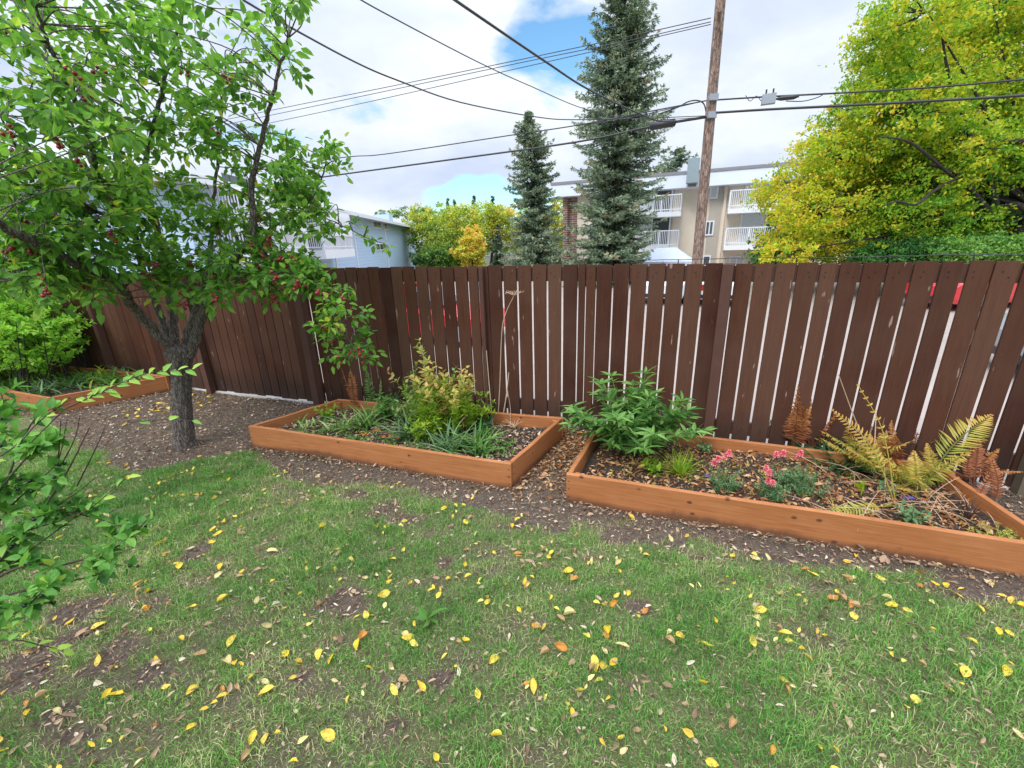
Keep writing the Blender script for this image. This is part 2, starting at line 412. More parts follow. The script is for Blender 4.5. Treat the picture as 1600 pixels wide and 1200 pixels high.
def lawn_mat():
    m, nt = newmat('patchy_lawn_soil'); v = coords(nt, obj=False)
    a = attr(nt)
    soil = ramp(nt, noise(nt, 55, 8, v, .75), [(.3,(.07,.048,.036)),(.5,(.165,.12,.092)),(.62,(.27,.205,.155)),(.75,(.42,.34,.26))])
    soil = mixc(nt, ramp(nt, noise(nt, 14, 6, v, .7), [(.42,(0,0,0)),(.6,(.7,.7,.7))]), soil, (.072,.052,.04))
    big = noise(nt, 2.2, 5, v)
    soil = mixc(nt, ramp(nt, big, [(.4,(0,0,0)),(.65,(.6,.6,.6))]), soil, (.125,.098,.078))
    th = ramp(nt, noise(nt, 110, 6, v, .8), [(.3,(.06,.075,.03)),(.5,(.15,.17,.065)),(.7,(.32,.29,.16))])
    c = mixc(nt, ramp(nt, a, [(.3,(0,0,0)),(.75,(1,1,1))]), th, soil)
    bp = noise(nt, 70, 8, v, .8)
    return finish(m, nt, c, .95, bp, .9, .03, spec=.2)
M_lawn = lawn_mat()
def fy2(x): return fence_y(x)-.0
st = .035
def warp(X, Y):                         # stretch rows so the sheet ends exactly under the fence line
    t = (Y-(-1.5))/(9.0-(-1.5)); return -1.5+t*(fence_y(X)+.03+1.5)
V, Fq = grid(-7.5, 5.4, -1.5, 9.0, .045, hz, warp)
V[:,2] = hz(V[:,0], V[:,1])
mb = MB(); mb.arr(V, [Fq], bare(V[:,0], V[:,1])); lawn = mb.build('lawn', M_lawn, smooth=True); tag(lawn, kind='structure')
# outer yard ground, coarser, continuing the same plot
def outer_mat():
    m, nt = newmat('outer_ground'); v = coords(nt, obj=False)
    c = ramp(nt, noise(nt, 3, 8, v, .7), [(.35,(.05,.07,.025)),(.6,(.12,.13,.05)),(.8,(.2,.17,.11))])
    return finish(m, nt, c, .95, noise(nt, 40, 6, v), .6, .03)
mb = MB(); 
Vq = [(-12,-6,-.04),(8,-6,-.04),(8,fence_y(8.)+.0,-.04),(.66,4.45,-.04),(-2.5,5.45,-.04),(-12,8.75,-.04)]
Vq[2] = (6.2,1.95,-.04); Vq[1] = (6.2,-6,-.04)
mb.add(Vq, [np.array([range(6)])]); o = mb.build('yard_ground', outer_mat()); tag(o, kind='structure')
# alley and land beyond the fence, a little lower
AZ = -.30
def pav_mat():
    m, nt = newmat('pale_gravel_paving'); v = coords(nt, obj=False)
    n = noise(nt, 1.1, 6, v, .65); f = noise(nt, 30, 4, v)
    c = mixc(nt, f, ramp(nt, n, [(.3,(.28,.235,.205)),(.6,(.37,.31,.275)),(.8,(.43,.37,.33))]), (.34,.29,.26))
    return finish(m, nt, c, .95, f, .3, .01, spec=.1)
mb = MB()
al = [(-40, 26, AZ), (-12,8.8,AZ), (-2.5,5.5,AZ), (.66,4.5,AZ), (6.3,2.0,AZ), (45,-16,AZ), (60,10,AZ), (20,27,AZ), (-25,46,AZ)]
al += [(60,13,-1.82),(20,31,-1.82),(-25,50,-1.82),(-44,28,-1.82)]
mb.add(al, [np.array([range(9)]), np.array([(6,9,10,7),(7,10,11,8),(8,11,12,0)])]); o = mb.build('alley', pav_mat()); tag(o, kind='structure')
mb = MB(); mb.add([(-800,-300,-1.8),(800,-300,-1.8),(800,1200,-1.8),(-800,1200,-1.8)], [(0,1,2,3)])
o = mb.build('ground', outer_mat()); tag(o, kind='structure')
mb = MB()                                # concrete face of the yard's edge
for fr, L in ((frA, LA), (frB, LB), (frC, LC)): fr.box(mb, 0, L, -.16, -.05, AZ-.02, -.012)
o = mb.build('retaining_edge', M_conc); tag(o, 'low concrete retaining edge on the alley side of the brown fence', 'retaining wall'); center_origin(o)

# ------------------------------------------------------------------ raised beds
BEDS = [
 dict(q=[(-9.0,6.52),(-6.10,5.36),(-5.21,6.27),(-8.1,7.30)], h=.25, lab='raised orange plank planter bed at the far left behind the fruit tree'),
 dict(q=[(-2.805,4.20),(-.033,3.20),(.53,4.17),(-2.14,4.98)], h=.245, lab='raised orange plank planter bed in the middle, right of the fruit tree trunk'),
 dict(q=[(.408,3.0),(3.13,1.99),(3.33,2.98),(.86,3.98)], h=.25, lab='raised orange plank planter bed at the right, with pink flowers in it')]
for B in BEDS: B['q'] = [np.array(a) for a in B['q']]
def inside(x, y, q, inset=0.0):
    ok = np.ones(np.shape(x), bool)
    for i in range(4):
        a, b = q[i], q[(i+1)%4]; d = b-a; n = np.array([-d[1], d[0]])/np.linalg.norm(d)
        ok &= ((x-a[0])*n[0]+(y-a[1])*n[1]) > inset
    return ok
def in_bed(x, y, pad=0.0):
    r = np.zeros(np.shape(x), bool)
    for B in BEDS: r |= inside(x, y, B['q'], -pad)
    return r
def soil_mat():
    m, nt = newmat('dark_garden_soil'); v = coords(nt, obj=False)
    c = ramp(nt, noise(nt, 45, 8, v, .8), [(.3,(.028,.021,.017)),(.5,(.075,.055,.045)),(.65,(.15,.115,.09)),(.8,(.30,.23,.17))])
    return finish(m, nt, c, .95, noise(nt, 60, 8, v, .8), 1, .03, spec=.2)
M_soil = soil_mat()
for bi, B in enumerate(BEDS):
    q = B['q']; h = B['h']; c = sum(q)/4
    root = empty('planter_bed', (c[0], c[1], 0), B['lab'], 'planter bed', 'raised plank planter beds')
    th = .038
    names = ['front_board', 'side_board', 'back_board', 'side_board']
    for i in range(4):
        a, b = q[i], q[(i+1)%4]; d, L = seg_dir(a, b); nn = np.array([-d[1], d[0]])
        ov = 0 if i in (0,2) else th*1.02
        mb = MB(); capm = MB()
        s0, s1 = (0, L) if i in (0,2) else (th*1.05, L-th*1.05)
        if i == 0 and bi == 1: s1 = L
        n_ = 14
        prof = lambda s_, k: [(0,-.03),(0,h-.004),(.004,h),(th-.004,h),(th,h-.004),(th,-.03)]
        V = []
        for k in range(n_+1):
            s_ = s0+(s1-s0)*k/n_; bow = .0015*sin(k*.7+bi)*(0 < k < n_)
            for (dd, zz) in prof(s_, k):
                xy = a+d*s_+nn*(dd+bow); V.append((xy[0], xy[1], zz+.002*sin(k*.9+i)))
        fs = []
        for k in range(n_):
            for j in range(6): fs.append((k*6+j, k*6+(j+1)%6, (k+1)*6+(j+1)%6, (k+1)*6+j))
        mb.add(V, [np.array(fs), np.array([range(6)]), np.array([[n_*6+5-j for j in range(6)]])])
        ob = mb.build(names[i], M_bed, root)
        ob.data.materials.append(M_bed_top)
        mi = np.zeros(len(ob.data.polygons), int)
        for k, pl in enumerate(ob.data.polygons):
            if pl.normal.z > .5: mi[k] = 1
        ob.data.polygons.foreach_set('material_index', mi.astype(np.int32))
    mb = MB()                            # screw heads near the corners
    for i in (0,1,3):
        d, L = seg_dir(q[i], q[(i+1)%4]); nn = np.array([d[1], -d[0]])
        for s_ in (.02, L-.02) if i == 0 else (.06, L-.06):
            for z_ in (.05,.12,.19): c0_ = np.array([*(q[i]+d*s_), z_]); o3 = np.array([*nn,0]); mb.tube([c0_-o3*.002, c0_+o3*.002], .005, 8)
    tag(mb.build('screws', M_fence_post, root), kind='stuff')
    mbp = MB()                           # inner corner blocks
    for i in range(4):
        a = q[i]; d1 = seg_dir(q[i], q[(i+1)%4])[0]; d2 = seg_dir(q[i], q[(i-1)%4])[0]
        o_ = a+(d1+d2)*(th*1.35)
        M_ = lambda v, o_=o_, d1=d1, d2=d2: np.column_stack([o_+v[:,:1]*d1+v[:,1:2]*d2, v[:,2]])
        m2 = MB(); m2.box((0,0,0),(.035,.035,h-.02), M_); m2.build('corner_block', M_bed, root)
    # soil sheet inside
    ns, mt = 60, 30; V = []
    for i in range(mt+1):
        for j in range(ns+1):
            u, v_ = j/ns, i/mt
            p = (q[0]*(1-u)+q[1]*u)*(1-v_)+(q[3]*(1-u)+q[2]*u)*v_
            cc = c+(p-c)*.975
            V.append((cc[0], cc[1], h-.115+.016*lf1(p[0],p[1])+.012*float(lf2(p[0],p[1]))+random.uniform(-.003,.003)))
    fs = [(i*(ns+1)+j, i*(ns+1)+j+1, (i+1)*(ns+1)+j+1, (i+1)*(ns+1)+j) for i in range(mt) for j in range(ns)]
    mb = MB(); mb.add(V, [np.array(fs)]); so = mb.build('garden_soil', M_soil, smooth=True); tag(so, kind='structure')
def soilz(bi): return BEDS[bi]['h']-.115

# ------------------------------------------------------------------ grass and litter
def in_view(x, y, z=0, m=220):
    q = proj(np.column_stack([x, y, np.zeros(len(x))+z])); return (q[:,0] > -m) & (q[:,0] < 1600+m) & (q[:,1] < 1200+m) & (q[:,2] > .3)
M_grass = leafmat('short_grass', [(0,(.06,.17,.035)),(.45,(.14,.33,.06)),(.72,(.23,.42,.09)),(.86,(.40,.42,.16)),(1,(.60,.52,.32))], .25, .6)
def grass(N, x0, x1, y0, y1, hmul=1.0):
    x = rng.uniform(x0, x1, N); y = rng.uniform(y0, y1, N)
    keep = in_view(x, y) & ~in_bed(x, y, .0) & (y < fence_y(x)-.03); x, y = x[keep], y[keep]
    b = bare(x, y); cl = .5+.5*np.clip(lf2(x*2.3, y*2.3)*.8+.5, 0, 1)
    pr = np.clip((1-b*1.18)*cl, .0, 1)**1.2
    k = rng.random(len(x)) < pr+.012; x, y, b = x[k], y[k], b[k]; n = len(x)
    hgt = rng.uniform(.022,.060,n)*(1.15-.5*b)*hmul*(.8+.35*np.clip(lf1(x*1.5,y*1.5)+.3,0,1)); a = rng.uniform(0,2*pi,n); le = rng.uniform(.2,1.1,n)
    dx, dy = np.cos(a), np.sin(a); w = rng.uniform(.0018,.0036,n)
    sx, sy = -dy*w/2, dx*w/2; z0 = hz(x,y)-.003
    V = np.stack([np.stack([x+sx, y+sy, z0],1), np.stack([x-sx, y-sy, z0],1),
        np.stack([x+sx*.8+dx*hgt*le*.3, y+sy*.8+dy*hgt*le*.3, z0+hgt*.6],1), np.stack([x-sx*.8+dx*hgt*le*.3, y-sy*.8+dy*hgt*le*.3, z0+hgt*.6],1),
        np.stack([x+dx*hgt*le, y+dy*hgt*le, z0+hgt*(1.05-.35*le)],1)], 1).reshape(-1,3)
    r = np.clip(rng.normal(.45,.24,n)+.22*(b>.35)+.16*lf1(x*1.3+5,y*1.3)+.1*lf2(x*3,y*3), 0, 1)
    mb = MB(); bb = np.arange(n)[:,None]*5
    mb.arr(V, [bb+np.array([[0,1,3,2]]), bb+np.array([[2,3,4]])], np.repeat(r,5)); return mb
gm = grass(860000, -5.8, 5.0, .4, 5.2)
o = gm.build('grass', M_grass); tag(o, 'short patchy green lawn grass in front of the planter beds', 'grass', kind='stuff')
M_litter = leafmat('dry_litter', [(0,(.08,.045,.03)),(.3,(.20,.125,.08)),(.5,(.36,.23,.15)),(.8,(.46,.33,.22)),(1,(.66,.56,.43))], .1, .8)
def litter(x, y, z, smin, smax, lo=0, hi=1, tilt=.45):
    n = len(x); mb = MB(); a = rng.uniform(0,2*pi,n)
    d = np.column_stack([np.cos(a), np.sin(a), rng.normal(0,.22,n)])
    L = rng.uniform(smin, smax, n)*rng.choice([1,1,.6,1.6], n)
    leaves(mb, np.column_stack([x,y,z]), d, L, L*rng.uniform(.14,.6,n), nor=np.array([0,0,1.])+rng.normal(0,tilt,(n,3)), fold=.5, droop=rng.uniform(-.3,.3,n), rnd=lo+(hi-lo)*rng.random(n))
    return mb
# mulch and scraps over the bare ground, sparse in the turf
N = 230000; x = rng.uniform(-7.5,4.5,N); y = rng.uniform(.5,8.5,N)
k = in_view(x,y) & ~in_bed(x,y) & (y < fence_y(x)-.02); x, y = x[k], y[k]; b = bare(x,y)
k = rng.random(len(x)) < np.where(b > .6, .46, .15); x, y = x[k], y[k]
litter(x, y, hz(x,y)+rng.uniform(.0,.022,len(x)), .008, .034).build('leaf_litter', M_litter)
tag(bpy.data.objects['leaf_litter'], 'scattered dry brown leaf scraps and bark chips on the bare soil and lawn', 'leaf litter', kind='stuff')
N = 330000; x = rng.uniform(-7,4.5,N); y = rng.uniform(.5,7.5,N)
k = in_view(x,y) & ~in_bed(x,y) & (y < fence_y(x)-.02); x, y = x[k], y[k]; n = len(x); a = rng.uniform(0,2*pi,n)
mb = MB(); rhomb(mb, np.column_stack([x,y,hz(x,y)+rng.uniform(.001,.014,n)]), np.column_stack([np.cos(a),np.sin(a),rng.normal(0,.25,n)]), rng.uniform(.010,.036,n), rng.uniform(.0012,.0032,n), nor=nrm(np.array([0,0,1.])+rng.normal(0,.5,(n,3))), rnd=np.clip(rng.random(n)*(1-.35*bare(x,y)),0,1))
o = mb.build('thatch', leafmat('straw_thatch', [(0,(.06,.04,.03)),(.35,(.17,.12,.08)),(.7,(.36,.29,.18)),(1,(.58,.50,.34))], .1, .8)); tag(o, 'dry straw and root fibres lying between the grass blades', 'thatch', kind='stuff')
M_ys = leafmat('small_yellow_leaves', [(0,(.50,.30,.08)),(.3,(.72,.50,.06)),(.7,(.84,.64,.10)),(1,(.80,.68,.34))], .2, .55)
cx = rng.uniform(-4.2,3.8,260); cy = rng.uniform(.6,4.0,260); r_ = rng.integers(1,4,260); x = np.repeat(cx,r_)+rng.normal(0,.06,r_.sum()); y = np.repeat(cy,r_)+rng.normal(0,.05,r_.sum())
k = in_view(x,y) & ~in_bed(x,y,.02) & (y < fence_y(x)-.1) & (bare(x,y) < .97); x, y = x[k], y[k]; n = len(x); a = rng.uniform(0,6.28,n); L = rng.uniform(.022,.05,n); mb = MB()
leaves(mb, np.column_stack([x,y,hz(x,y)+rng.uniform(.012,.035,n)]), np.column_stack([np.cos(a),np.sin(a),rng.normal(0,.25,n)]), L, L*rng.uniform(.35,.65,n), nor=np.array([0,0,1.])+rng.normal(0,.5,(n,3)), fold=.7, droop=rng.uniform(-.4,.4,n))
tag(mb.build('fallen_leaves', M_ys), 'many more small yellow leaves sprinkled through the lawn grass', 'leaves', kind='stuff')
# debris gathered along the foot of the planks
mb = MB(); X_, Y_ = [], []
for B in BEDS:
    for i in (0,1,3):
        a_, b_ = B['q'][i], B['q'][(i+1)%4]; d_, L_ = seg_dir(a_, b_); n_ = int(L_*170); t_ = rng.uniform(0,L_,n_); o_ = np.abs(rng.normal(0,.03,n_))+.004
        P2 = a_+d_*t_[:,None]+np.array([d_[1],-d_[0]])*o_[:,None]; X_.append(P2[:,0]); Y_.append(P2[:,1])
x = np.concatenate(X_); y = np.concatenate(Y_); k = ~in_bed(x,y) & (y < fence_y(x)-.02); x, y = x[k], y[k]
o = litter(x, y, hz(x,y)+rng.uniform(.0,.02,len(x)), .012, .04, 0, .8, .6).build('leaf_litter', M_litter); tag(o, 'crumbled leaves and bark banked along the foot of the planter boards', 'leaf litter', kind='stuff')
# loose knots of larger crumpled brown leaves in the turf
cx = rng.uniform(-3.5,3.5,90); cy = rng.uniform(.7,4.2,90); x = np.repeat(cx,8)+rng.normal(0,.06,720); y = np.repeat(cy,8)+rng.normal(0,.06,720)
k = in_view(x,y) & ~in_bed(x,y,.02) & (y < fence_y(x)-.1); x, y = x[k], y[k]
o = litter(x, y, hz(x,y)+rng.uniform(.005,.03,len(x)), .025, .05, .25, .85, .9).build('leaf_litter', M_litter); tag(o, 'small knots of crumpled brown leaves caught in the lawn grass', 'leaf litter', kind='stuff')
# heavy orange-brown drift between the two beds
N = 5200; x = rng.uniform(-.2,1.1,N); y = rng.uniform(2.8,4.6,N)
k = ~in_bed(x,y) & (y < fence_y(x)-.02) & (x > -.02+(y-3.2)*.45) ; x, y = x[k], y[k]
k = rng.random(len(x)) < np.clip((y-2.95)/.8, 0, 1); x, y = x[k], y[k]
M_orl = leafmat('rusty_leaf_drift', [(0,(.10,.045,.025)),(.35,(.27,.12,.05)),(.7,(.46,.24,.10)),(1,(.62,.42,.24))], .15, .7)
o = litter(x, y, hz(x,y)+rng.uniform(.0,.03,len(x)), .025, .05).build('leaf_drift', M_orl)
tag(o, 'drift of rusty brown leaves between the middle and right planter beds', 'leaf litter', kind='stuff')
for bi, B in enumerate(BEDS):
    q = B['q']; N = [1500,4200,5200][bi]; u = rng.random(N)[:,None]; v = rng.random(N)[:,None]
    p = (q[0]*(1-u)+q[1]*u)*(1-v)+(q[3]*(1-u)+q[2]*u)*v; c = sum(q)/4; p = c+(p-c)*.93
    z = soilz(bi)+.016*lf1(p[:,0],p[:,1])+.012*lf2(p[:,0],p[:,1])+rng.uniform(.002,.02,N)
    o = litter(p[:,0], p[:,1], z, .012, .045).build('leaf_litter', M_orl if bi == 2 else M_litter)
    tag(o, ['dry leaf scraps on the soil of the far left planter bed','dry leaf scraps on the soil of the middle planter bed','reddish dry leaf scraps on the soil of the right planter bed'][bi], 'leaf litter', kind='stuff')

# fallen leaves, each one an object
def fallen_mesh(seed, kind):
    r = np.random.default_rng(seed); n = 9; m = MB(); L = 1.0; W = r.uniform(.42,.62)
    curl = r.uniform(-1.2,1.8); fold = r.uniform(.1,1.3) if kind != 'tan' else r.uniform(.8,1.8); bend = r.uniform(-.2,.2); tw = r.uniform(-.4,.4)
    V = []; t = np.linspace(0,1,n)
    wf = np.sin(pi*np.clip(t,0,1)**.8)**.75*W; wf[0] = .02; wf[-1] = .0
    for i in range(n):
        for k, sgn in enumerate((-1,-.5,0,.5,1)):
            w = wf[i]*.5*sgn; zz = fold*abs(w)*abs(sgn)+curl*.25*(t[i]-.5)**2+tw*w*(t[i]-.5)
            V.append((t[i]-.5, w+bend*(t[i]-.5)**2, zz+.03*sin(7*t[i]+seed+sgn*2)))
    fs = [(i*5+k, i*5+k+1, (i+1)*5+k+1, (i+1)*5+k) for i in range(n-1) for k in range(4)]
    V = np.array(V); V[:,2] -= V[:,2].min()
    m.add(V, [np.array(fs)], .5)
    m.tube([(-.5,0,V[2,2]+.0),(-.62,.02,.03),(-.78,.07*bend*5,.01)], [.012,.009], 4, .9)
    return m
def fallmat(name, a, b, spot):
    m, nt = newmat(name); oi = nt.nodes.new('ShaderNodeObjectInfo').outputs['Random']
    c = mixc(nt, oi, a, b); v = coords(nt)
    c = mixc(nt, ramp(nt, noise(nt, 5, 5, v, .7), [(.50,(0,0,0)),(.66,(.85,.85,.85))]), c, spot)
    vein = node(nt, 'ShaderNodeTexWave', Scale=4, Distortion=1.5); nt.links.new(coords(nt), vein.inputs['Vector'])
    return finish(m, nt, c, .55, vein.outputs['Fac'], .15, .05, trans=.2, spec=.3)
FM = {'yellow': fallmat('yellow_leaf', (.80,.55,.03), (.84,.66,.12), (.50,.26,.05)),
      'pale': fallmat('pale_yellow_leaf', (.72,.62,.28), (.66,.52,.25), (.42,.28,.13)),
      'tan': fallmat('tan_leaf', (.48,.29,.13), (.58,.40,.24), (.25,.13,.06)),
      'orange': fallmat('orange_leaf', (.62,.30,.05), (.55,.22,.06), (.30,.10,.04))}
FLAB = {'yellow':'bright yellow fallen leaf lying on the lawn grass', 'pale':'pale cream-yellow fallen leaf lying on the lawn grass',
        'tan':'curled dry tan fallen leaf lying on the lawn', 'orange':'orange-brown fallen leaf lying on the lawn grass'}
FME = {}
for kd in FM:
    for s_ in range(9):
        ob = fallen_mesh(s_*7+len(kd), kd).build('tmp', FM[kd], smooth=True); FME[kd, s_] = ob.data; bpy.data.objects.remove(ob)
        FME[kd, s_].name = 'fallen_leaf'
def fall(x, y, kd, size, z=None, label=None, grp=None):
    o = bpy.data.objects.new('fallen_leaf', FME[kd, random.randrange(9)]); COL.objects.link(o)
    o.location = (x, y, (float(hz(x,y))+.022*(1-float(bare(x,y)))+.004) if z is None else z)
    o.rotation_euler = (random.gauss(0,.36), random.gauss(0,.36), random.uniform(0,2*pi)); o.scale = (size,)*3
    tag(o, label or FLAB[kd], 'leaf', grp or {'yellow':'bright yellow leaves on the lawn','pale':'pale leaves on the lawn','tan':'dry tan leaves on the lawn','orange':'orange leaves on the lawn'}[kd])
BIG = [(694,797),(591,824),(524,861),(479,889),(498,889),(426,862),(505,823),(632,834),(743,851),(801,822),(863,844),(861,868),(811,872),(964,883),(762,944),(891,964),(960,947),(981,932),(897,907),(820,911),(949,991),(972,1015),(929,1042),(824,1074),(771,1037),(728,1005),(638,1001),(659,1078),(747,1091),(617,1082),(557,966),(417,979),(417,1087),(499,1026),(447,1024),(467,1039),(458,1063),(850,985),(402,941),
 (1268,902),(1324,912),(1343,896),(1322,881),(1435,899),(1433,922),(1459,919),(1499,926),(1375,912),(1328,950),(1332,969),(1390,952),(1300,942),(1307,931),(1525,959),(1574,999),(1225,996),(1287,999),(1186,959),(1062,999),(1105,1013),(1504,1059),(1566,1059),(1199,875),(1178,877),(1144,873),(1562,937),(1577,946),(1544,918),(1229,1083),
 (344,887),(342,900),(349,938),(300,951),(231,925),(227,949),(237,986),(153,977),(109,970),(216,913),(256,867),(281,886),(252,850),(334,829),(351,818),(368,810),(359,752),(344,746),(344,774),(231,784),(202,752),(168,808),(143,781),(120,797),(357,1037),(260,1075),(302,1083),(349,1091),(170,1087),(269,749),(363,1005),(378,894),(648,1010),(700,905),(560,1010),(600,930),(940,1046),(835,1078),(925,880),(1010,870)]
for i, (a, b) in enumerate(BIG):
    p = g(a, b); kd = random.choices(['yellow','pale','orange'], [.72,.2,.08])[0]
    fall(p[0], p[1], kd, random.uniform(.04,.08))
    if random.random() < .42: fall(p[0]+random.gauss(0,.035), p[1]+random.gauss(0,.03), random.choice(['tan','yellow','tan','pale','orange']), random.uniform(.03,.065))
n = 0
while n < 120:
    a, b = random.uniform(0,1600), 735+465*random.random()**1.25
    p = g(a, b)
    if bool(in_bed(p[0], p[1], .02)) or (lf1(p[0]*.8,p[1]*.8)+random.gauss(0,.7) < -.1): continue
    kd = random.choices(['yellow','pale','tan','orange'], [.46,.20,.24,.10])[0]
    fall(p[0], p[1], kd, random.choice([random.uniform(.025,.045), random.uniform(.04,.075)])); n += 1
# yellow drift in front of the far left bed
for _ in range(46):
    t = random.random(); a = 190+150*t+random.gauss(0,16); b = 648-22*t+random.gauss(0,7); p = g(a, b)
    if bool(in_bed(p[0], p[1], .01)): continue
    fall(p[0], p[1], random.choice(['yellow','yellow','pale']), random.uniform(.05,.08), label='yellow fallen leaf in the drift before the far left planter bed', grp='yellow leaves before the far left bed')

# ------------------------------------------------------------------ fruit tree
M_fruitleaf = leafmat('fruit_tree_leaves', [(0,(.06,.16,.03)),(.4,(.13,.30,.05)),(.75,(.25,.46,.09)),(.95,(.38,.52,.08)),(1,(.50,.50,.10))], .55, .42)
M_berry = plain('dark_red_fruit', (.22,.012,.018), .3, .3, 40)
BT = g(290,698)
ftree = empty('fruit_tree', BT, 'crab apple tree with grey forked trunk and red fruit, left of the middle planter', 'tree')
tm = MB()
def limb(pts, r0, r1, n=10, jit=.0, mbx=None):
    p = catmull([pt(*a) for a in pts], 7); m_ = len(p)
    if jit: p[1:-1] += rng.normal(0, jit, (m_-2,3))
    (mbx or tm).tube(p, np.linspace(1,0,m_)**.9*(r0-r1)+r1, n); return p
tp = [(290,700,BT[1]),(285,640,BT[1]+.01),(283,600,BT[1]+.02),(281,560,BT[1]+.03),(280,538,BT[1]+.05)]
p = catmull([pt(*a) for a in tp], 8); p[0,2] = -.06
rr = np.interp(np.linspace(0,1,len(p)), [0,.06,.2,.55,.72,.88,1], [.118,.100,.089,.083,.094,.106,.03])
p = np.column_stack([np.interp(np.linspace(0,1,90), np.linspace(0,1,len(p)), p[:,i]) for i in range(3)]); rr = np.interp(np.linspace(0,1,90), np.linspace(0,1,len(rr)), rr)
tm.tube(p, rr, 56)
_v = tm.V[-1].reshape(90,56,3); _a = np.arange(56)/56*2*pi; _h = np.linspace(0,1,90)
_d = sum(a_*np.sin(k_*_a[None]+f_*_h[:,None]+ph_) for a_,k_,f_,ph_ in ((.006,2,3,0),(.005,3,5,1),(.004,7,9,2),(.0035,11,-14,4),(.003,17,22,.5),(.0025,23,-31,3)))
_d += .022*np.exp(-((_h[:,None]-.80)/.06)**2)*np.exp(-((_a[None]-2.4)/.5)**2)+.018*np.exp(-((_h[:,None]-.86)/.05)**2)*np.exp(-((_a[None]-4.3)/.5)**2)+.03*np.exp(-(_h[:,None]/.06)**2)*np.clip(np.sin(4*_a[None]+1),0,1)+rng.normal(0,.0012,(90,56))
_v += nrm(_v-p[:,None])*_d[...,None]
SK = []
Y0 = BT[1]+.05
LIMBS = [
 ([(278,560,Y0),(262,538,Y0-.05),(215,488,Y0-.2),(178,438,Y0-.45),(120,412,Y0-.75),(65,385,Y0-1.0),(0,350,Y0-1.3),(-70,300,Y0-1.6)], .050,.018),
 ([(279,560,Y0),(272,520,Y0+.1),(268,470,Y0+.2),(262,435,Y0+.25),(256,395,Y0+.25),(240,335,Y0+.2),(225,290,Y0+.1),(240,200,Y0),(262,110,Y0-.1),(285,20,Y0-.2)], .046,.009),
 ([(284,565,Y0),(300,545,Y0),(313,500,Y0),(335,450,Y0-.02),(352,425,Y0-.05),(383,382,Y0-.1),(398,350,Y0-.15),(392,300,Y0-.2),(405,230,Y0-.25),(425,150,Y0-.3),(450,60,Y0-.4)], .054,.009),
 ([(283,560,Y0+.02),(292,520,Y0+.1),(310,470,Y0+.25),(322,440,Y0+.35),(330,380,Y0+.5),(335,300,Y0+.5),(345,200,Y0+.4),(352,100,Y0+.3)], .034,.007),
 ([(276,555,Y0+.05),(258,510,Y0+.15),(240,468,Y0+.2),(225,425,Y0+.2),(205,350,Y0),(160,295,Y0-.3),(142,220,Y0-.6),(115,150,Y0-.8),(85,90,Y0-1),(55,10,Y0-1.15)], .038,.009),
 ([(398,352,Y0-.15),(400,382,Y0-.2),(440,415,Y0-.3),(478,438,Y0-.4),(512,470,Y0-.5),(537,510,Y0-.55),(553,555,Y0-.6)], .014,.005),
 ([(383,382,Y0-.1),(430,352,Y0),(480,320,Y0),(505,270,Y0),(512,235,Y0)], .014,.004),
 ([(205,350,Y0),(150,330,Y0-.3),(100,300,Y0-.6),(40,250,Y0-.9),(0,180,Y0-1.1)], .018,.006),
 ([(352,425,Y0-.05),(400,428,Y0-.2),(440,445,Y0-.3),(480,462,Y0-.4)], .008,.003),
 ([(480,330,Y0),(530,350,Y0),(575,372,Y0),(600,380,Y0)], .006,.003),
 ([(178,438,Y0-.45),(130,440,Y0-.6),(80,430,Y0-.7),(20,440,Y0-.8)], .010,.004),
]
for i, (pp, r0, r1) in enumerate(LIMBS):
    q = limb(pp, r0, r1, 10 if r0 > .02 else 6, .006 if r0 > .02 else .003); SK.append(q[len(q)//4:] if r0 > .02 else q)
SKp = np.concatenate(SK)
tw = tm; fl = MB(); fruit_spots = []
def cluster(c, nleaf, L=(.060,.098), spread=.20, attach=True, out=None, fruit=.0):
    k = np.argmin(np.linalg.norm(SKp-c, axis=1)+.35*np.maximum(0, SKp[:,2]-c[2])); a = SKp[k]
    if np.linalg.norm(a-c) > 1.3: return
    mid = (a+c)/2+rng.normal(0,.04,3)+np.array([0,0,.04])
    ext = c+nrm(c-a)*spread*.7+np.array([0,0,-.02])
    path = catmull([a, mid, c, ext], 5)
    tw.tube(path, [.0055,.0035,.0018], 5)
    L2 = len(path); n = nleaf
    t = rng.uniform(.45,1,n); idx = t*(L2-1); i0 = np.clip(idx.astype(int),0,L2-2); f = (idx-i0)[:,None]
    base = path[i0]*(1-f)+path[i0+1]*f; tang = nrm(path[i0+1]-path[i0])
    # short side shoots carry the leaves
    side = nrm(rng.normal(0,1,(n,3))); side = nrm(side-tang*np.sum(side*tang,1)[:,None]*.6)
    base = base+side*rng.uniform(0,spread*.75,n)[:,None]*rng.random((n,1))
    d = nrm(side*.9+tang*.5+rng.normal(0,.3,(n,3))+np.array([0,0,-.25]))
    leaves(fl, base, d, rng.uniform(L[0],L[1],n), rng.uniform(L[0],L[1],n)*.56, nor=np.array([0,0,1.])+rng.normal(0,.5,(n,3)), fold=.3, droop=rng.uniform(0,.3,n), shape=(.3,.7), tipw=.72,
           rnd=np.clip(rng.normal(.45,.22,n)+rng.normal(0,.12),0,1))
    if random.random() < fruit: fruit_spots.append(c)
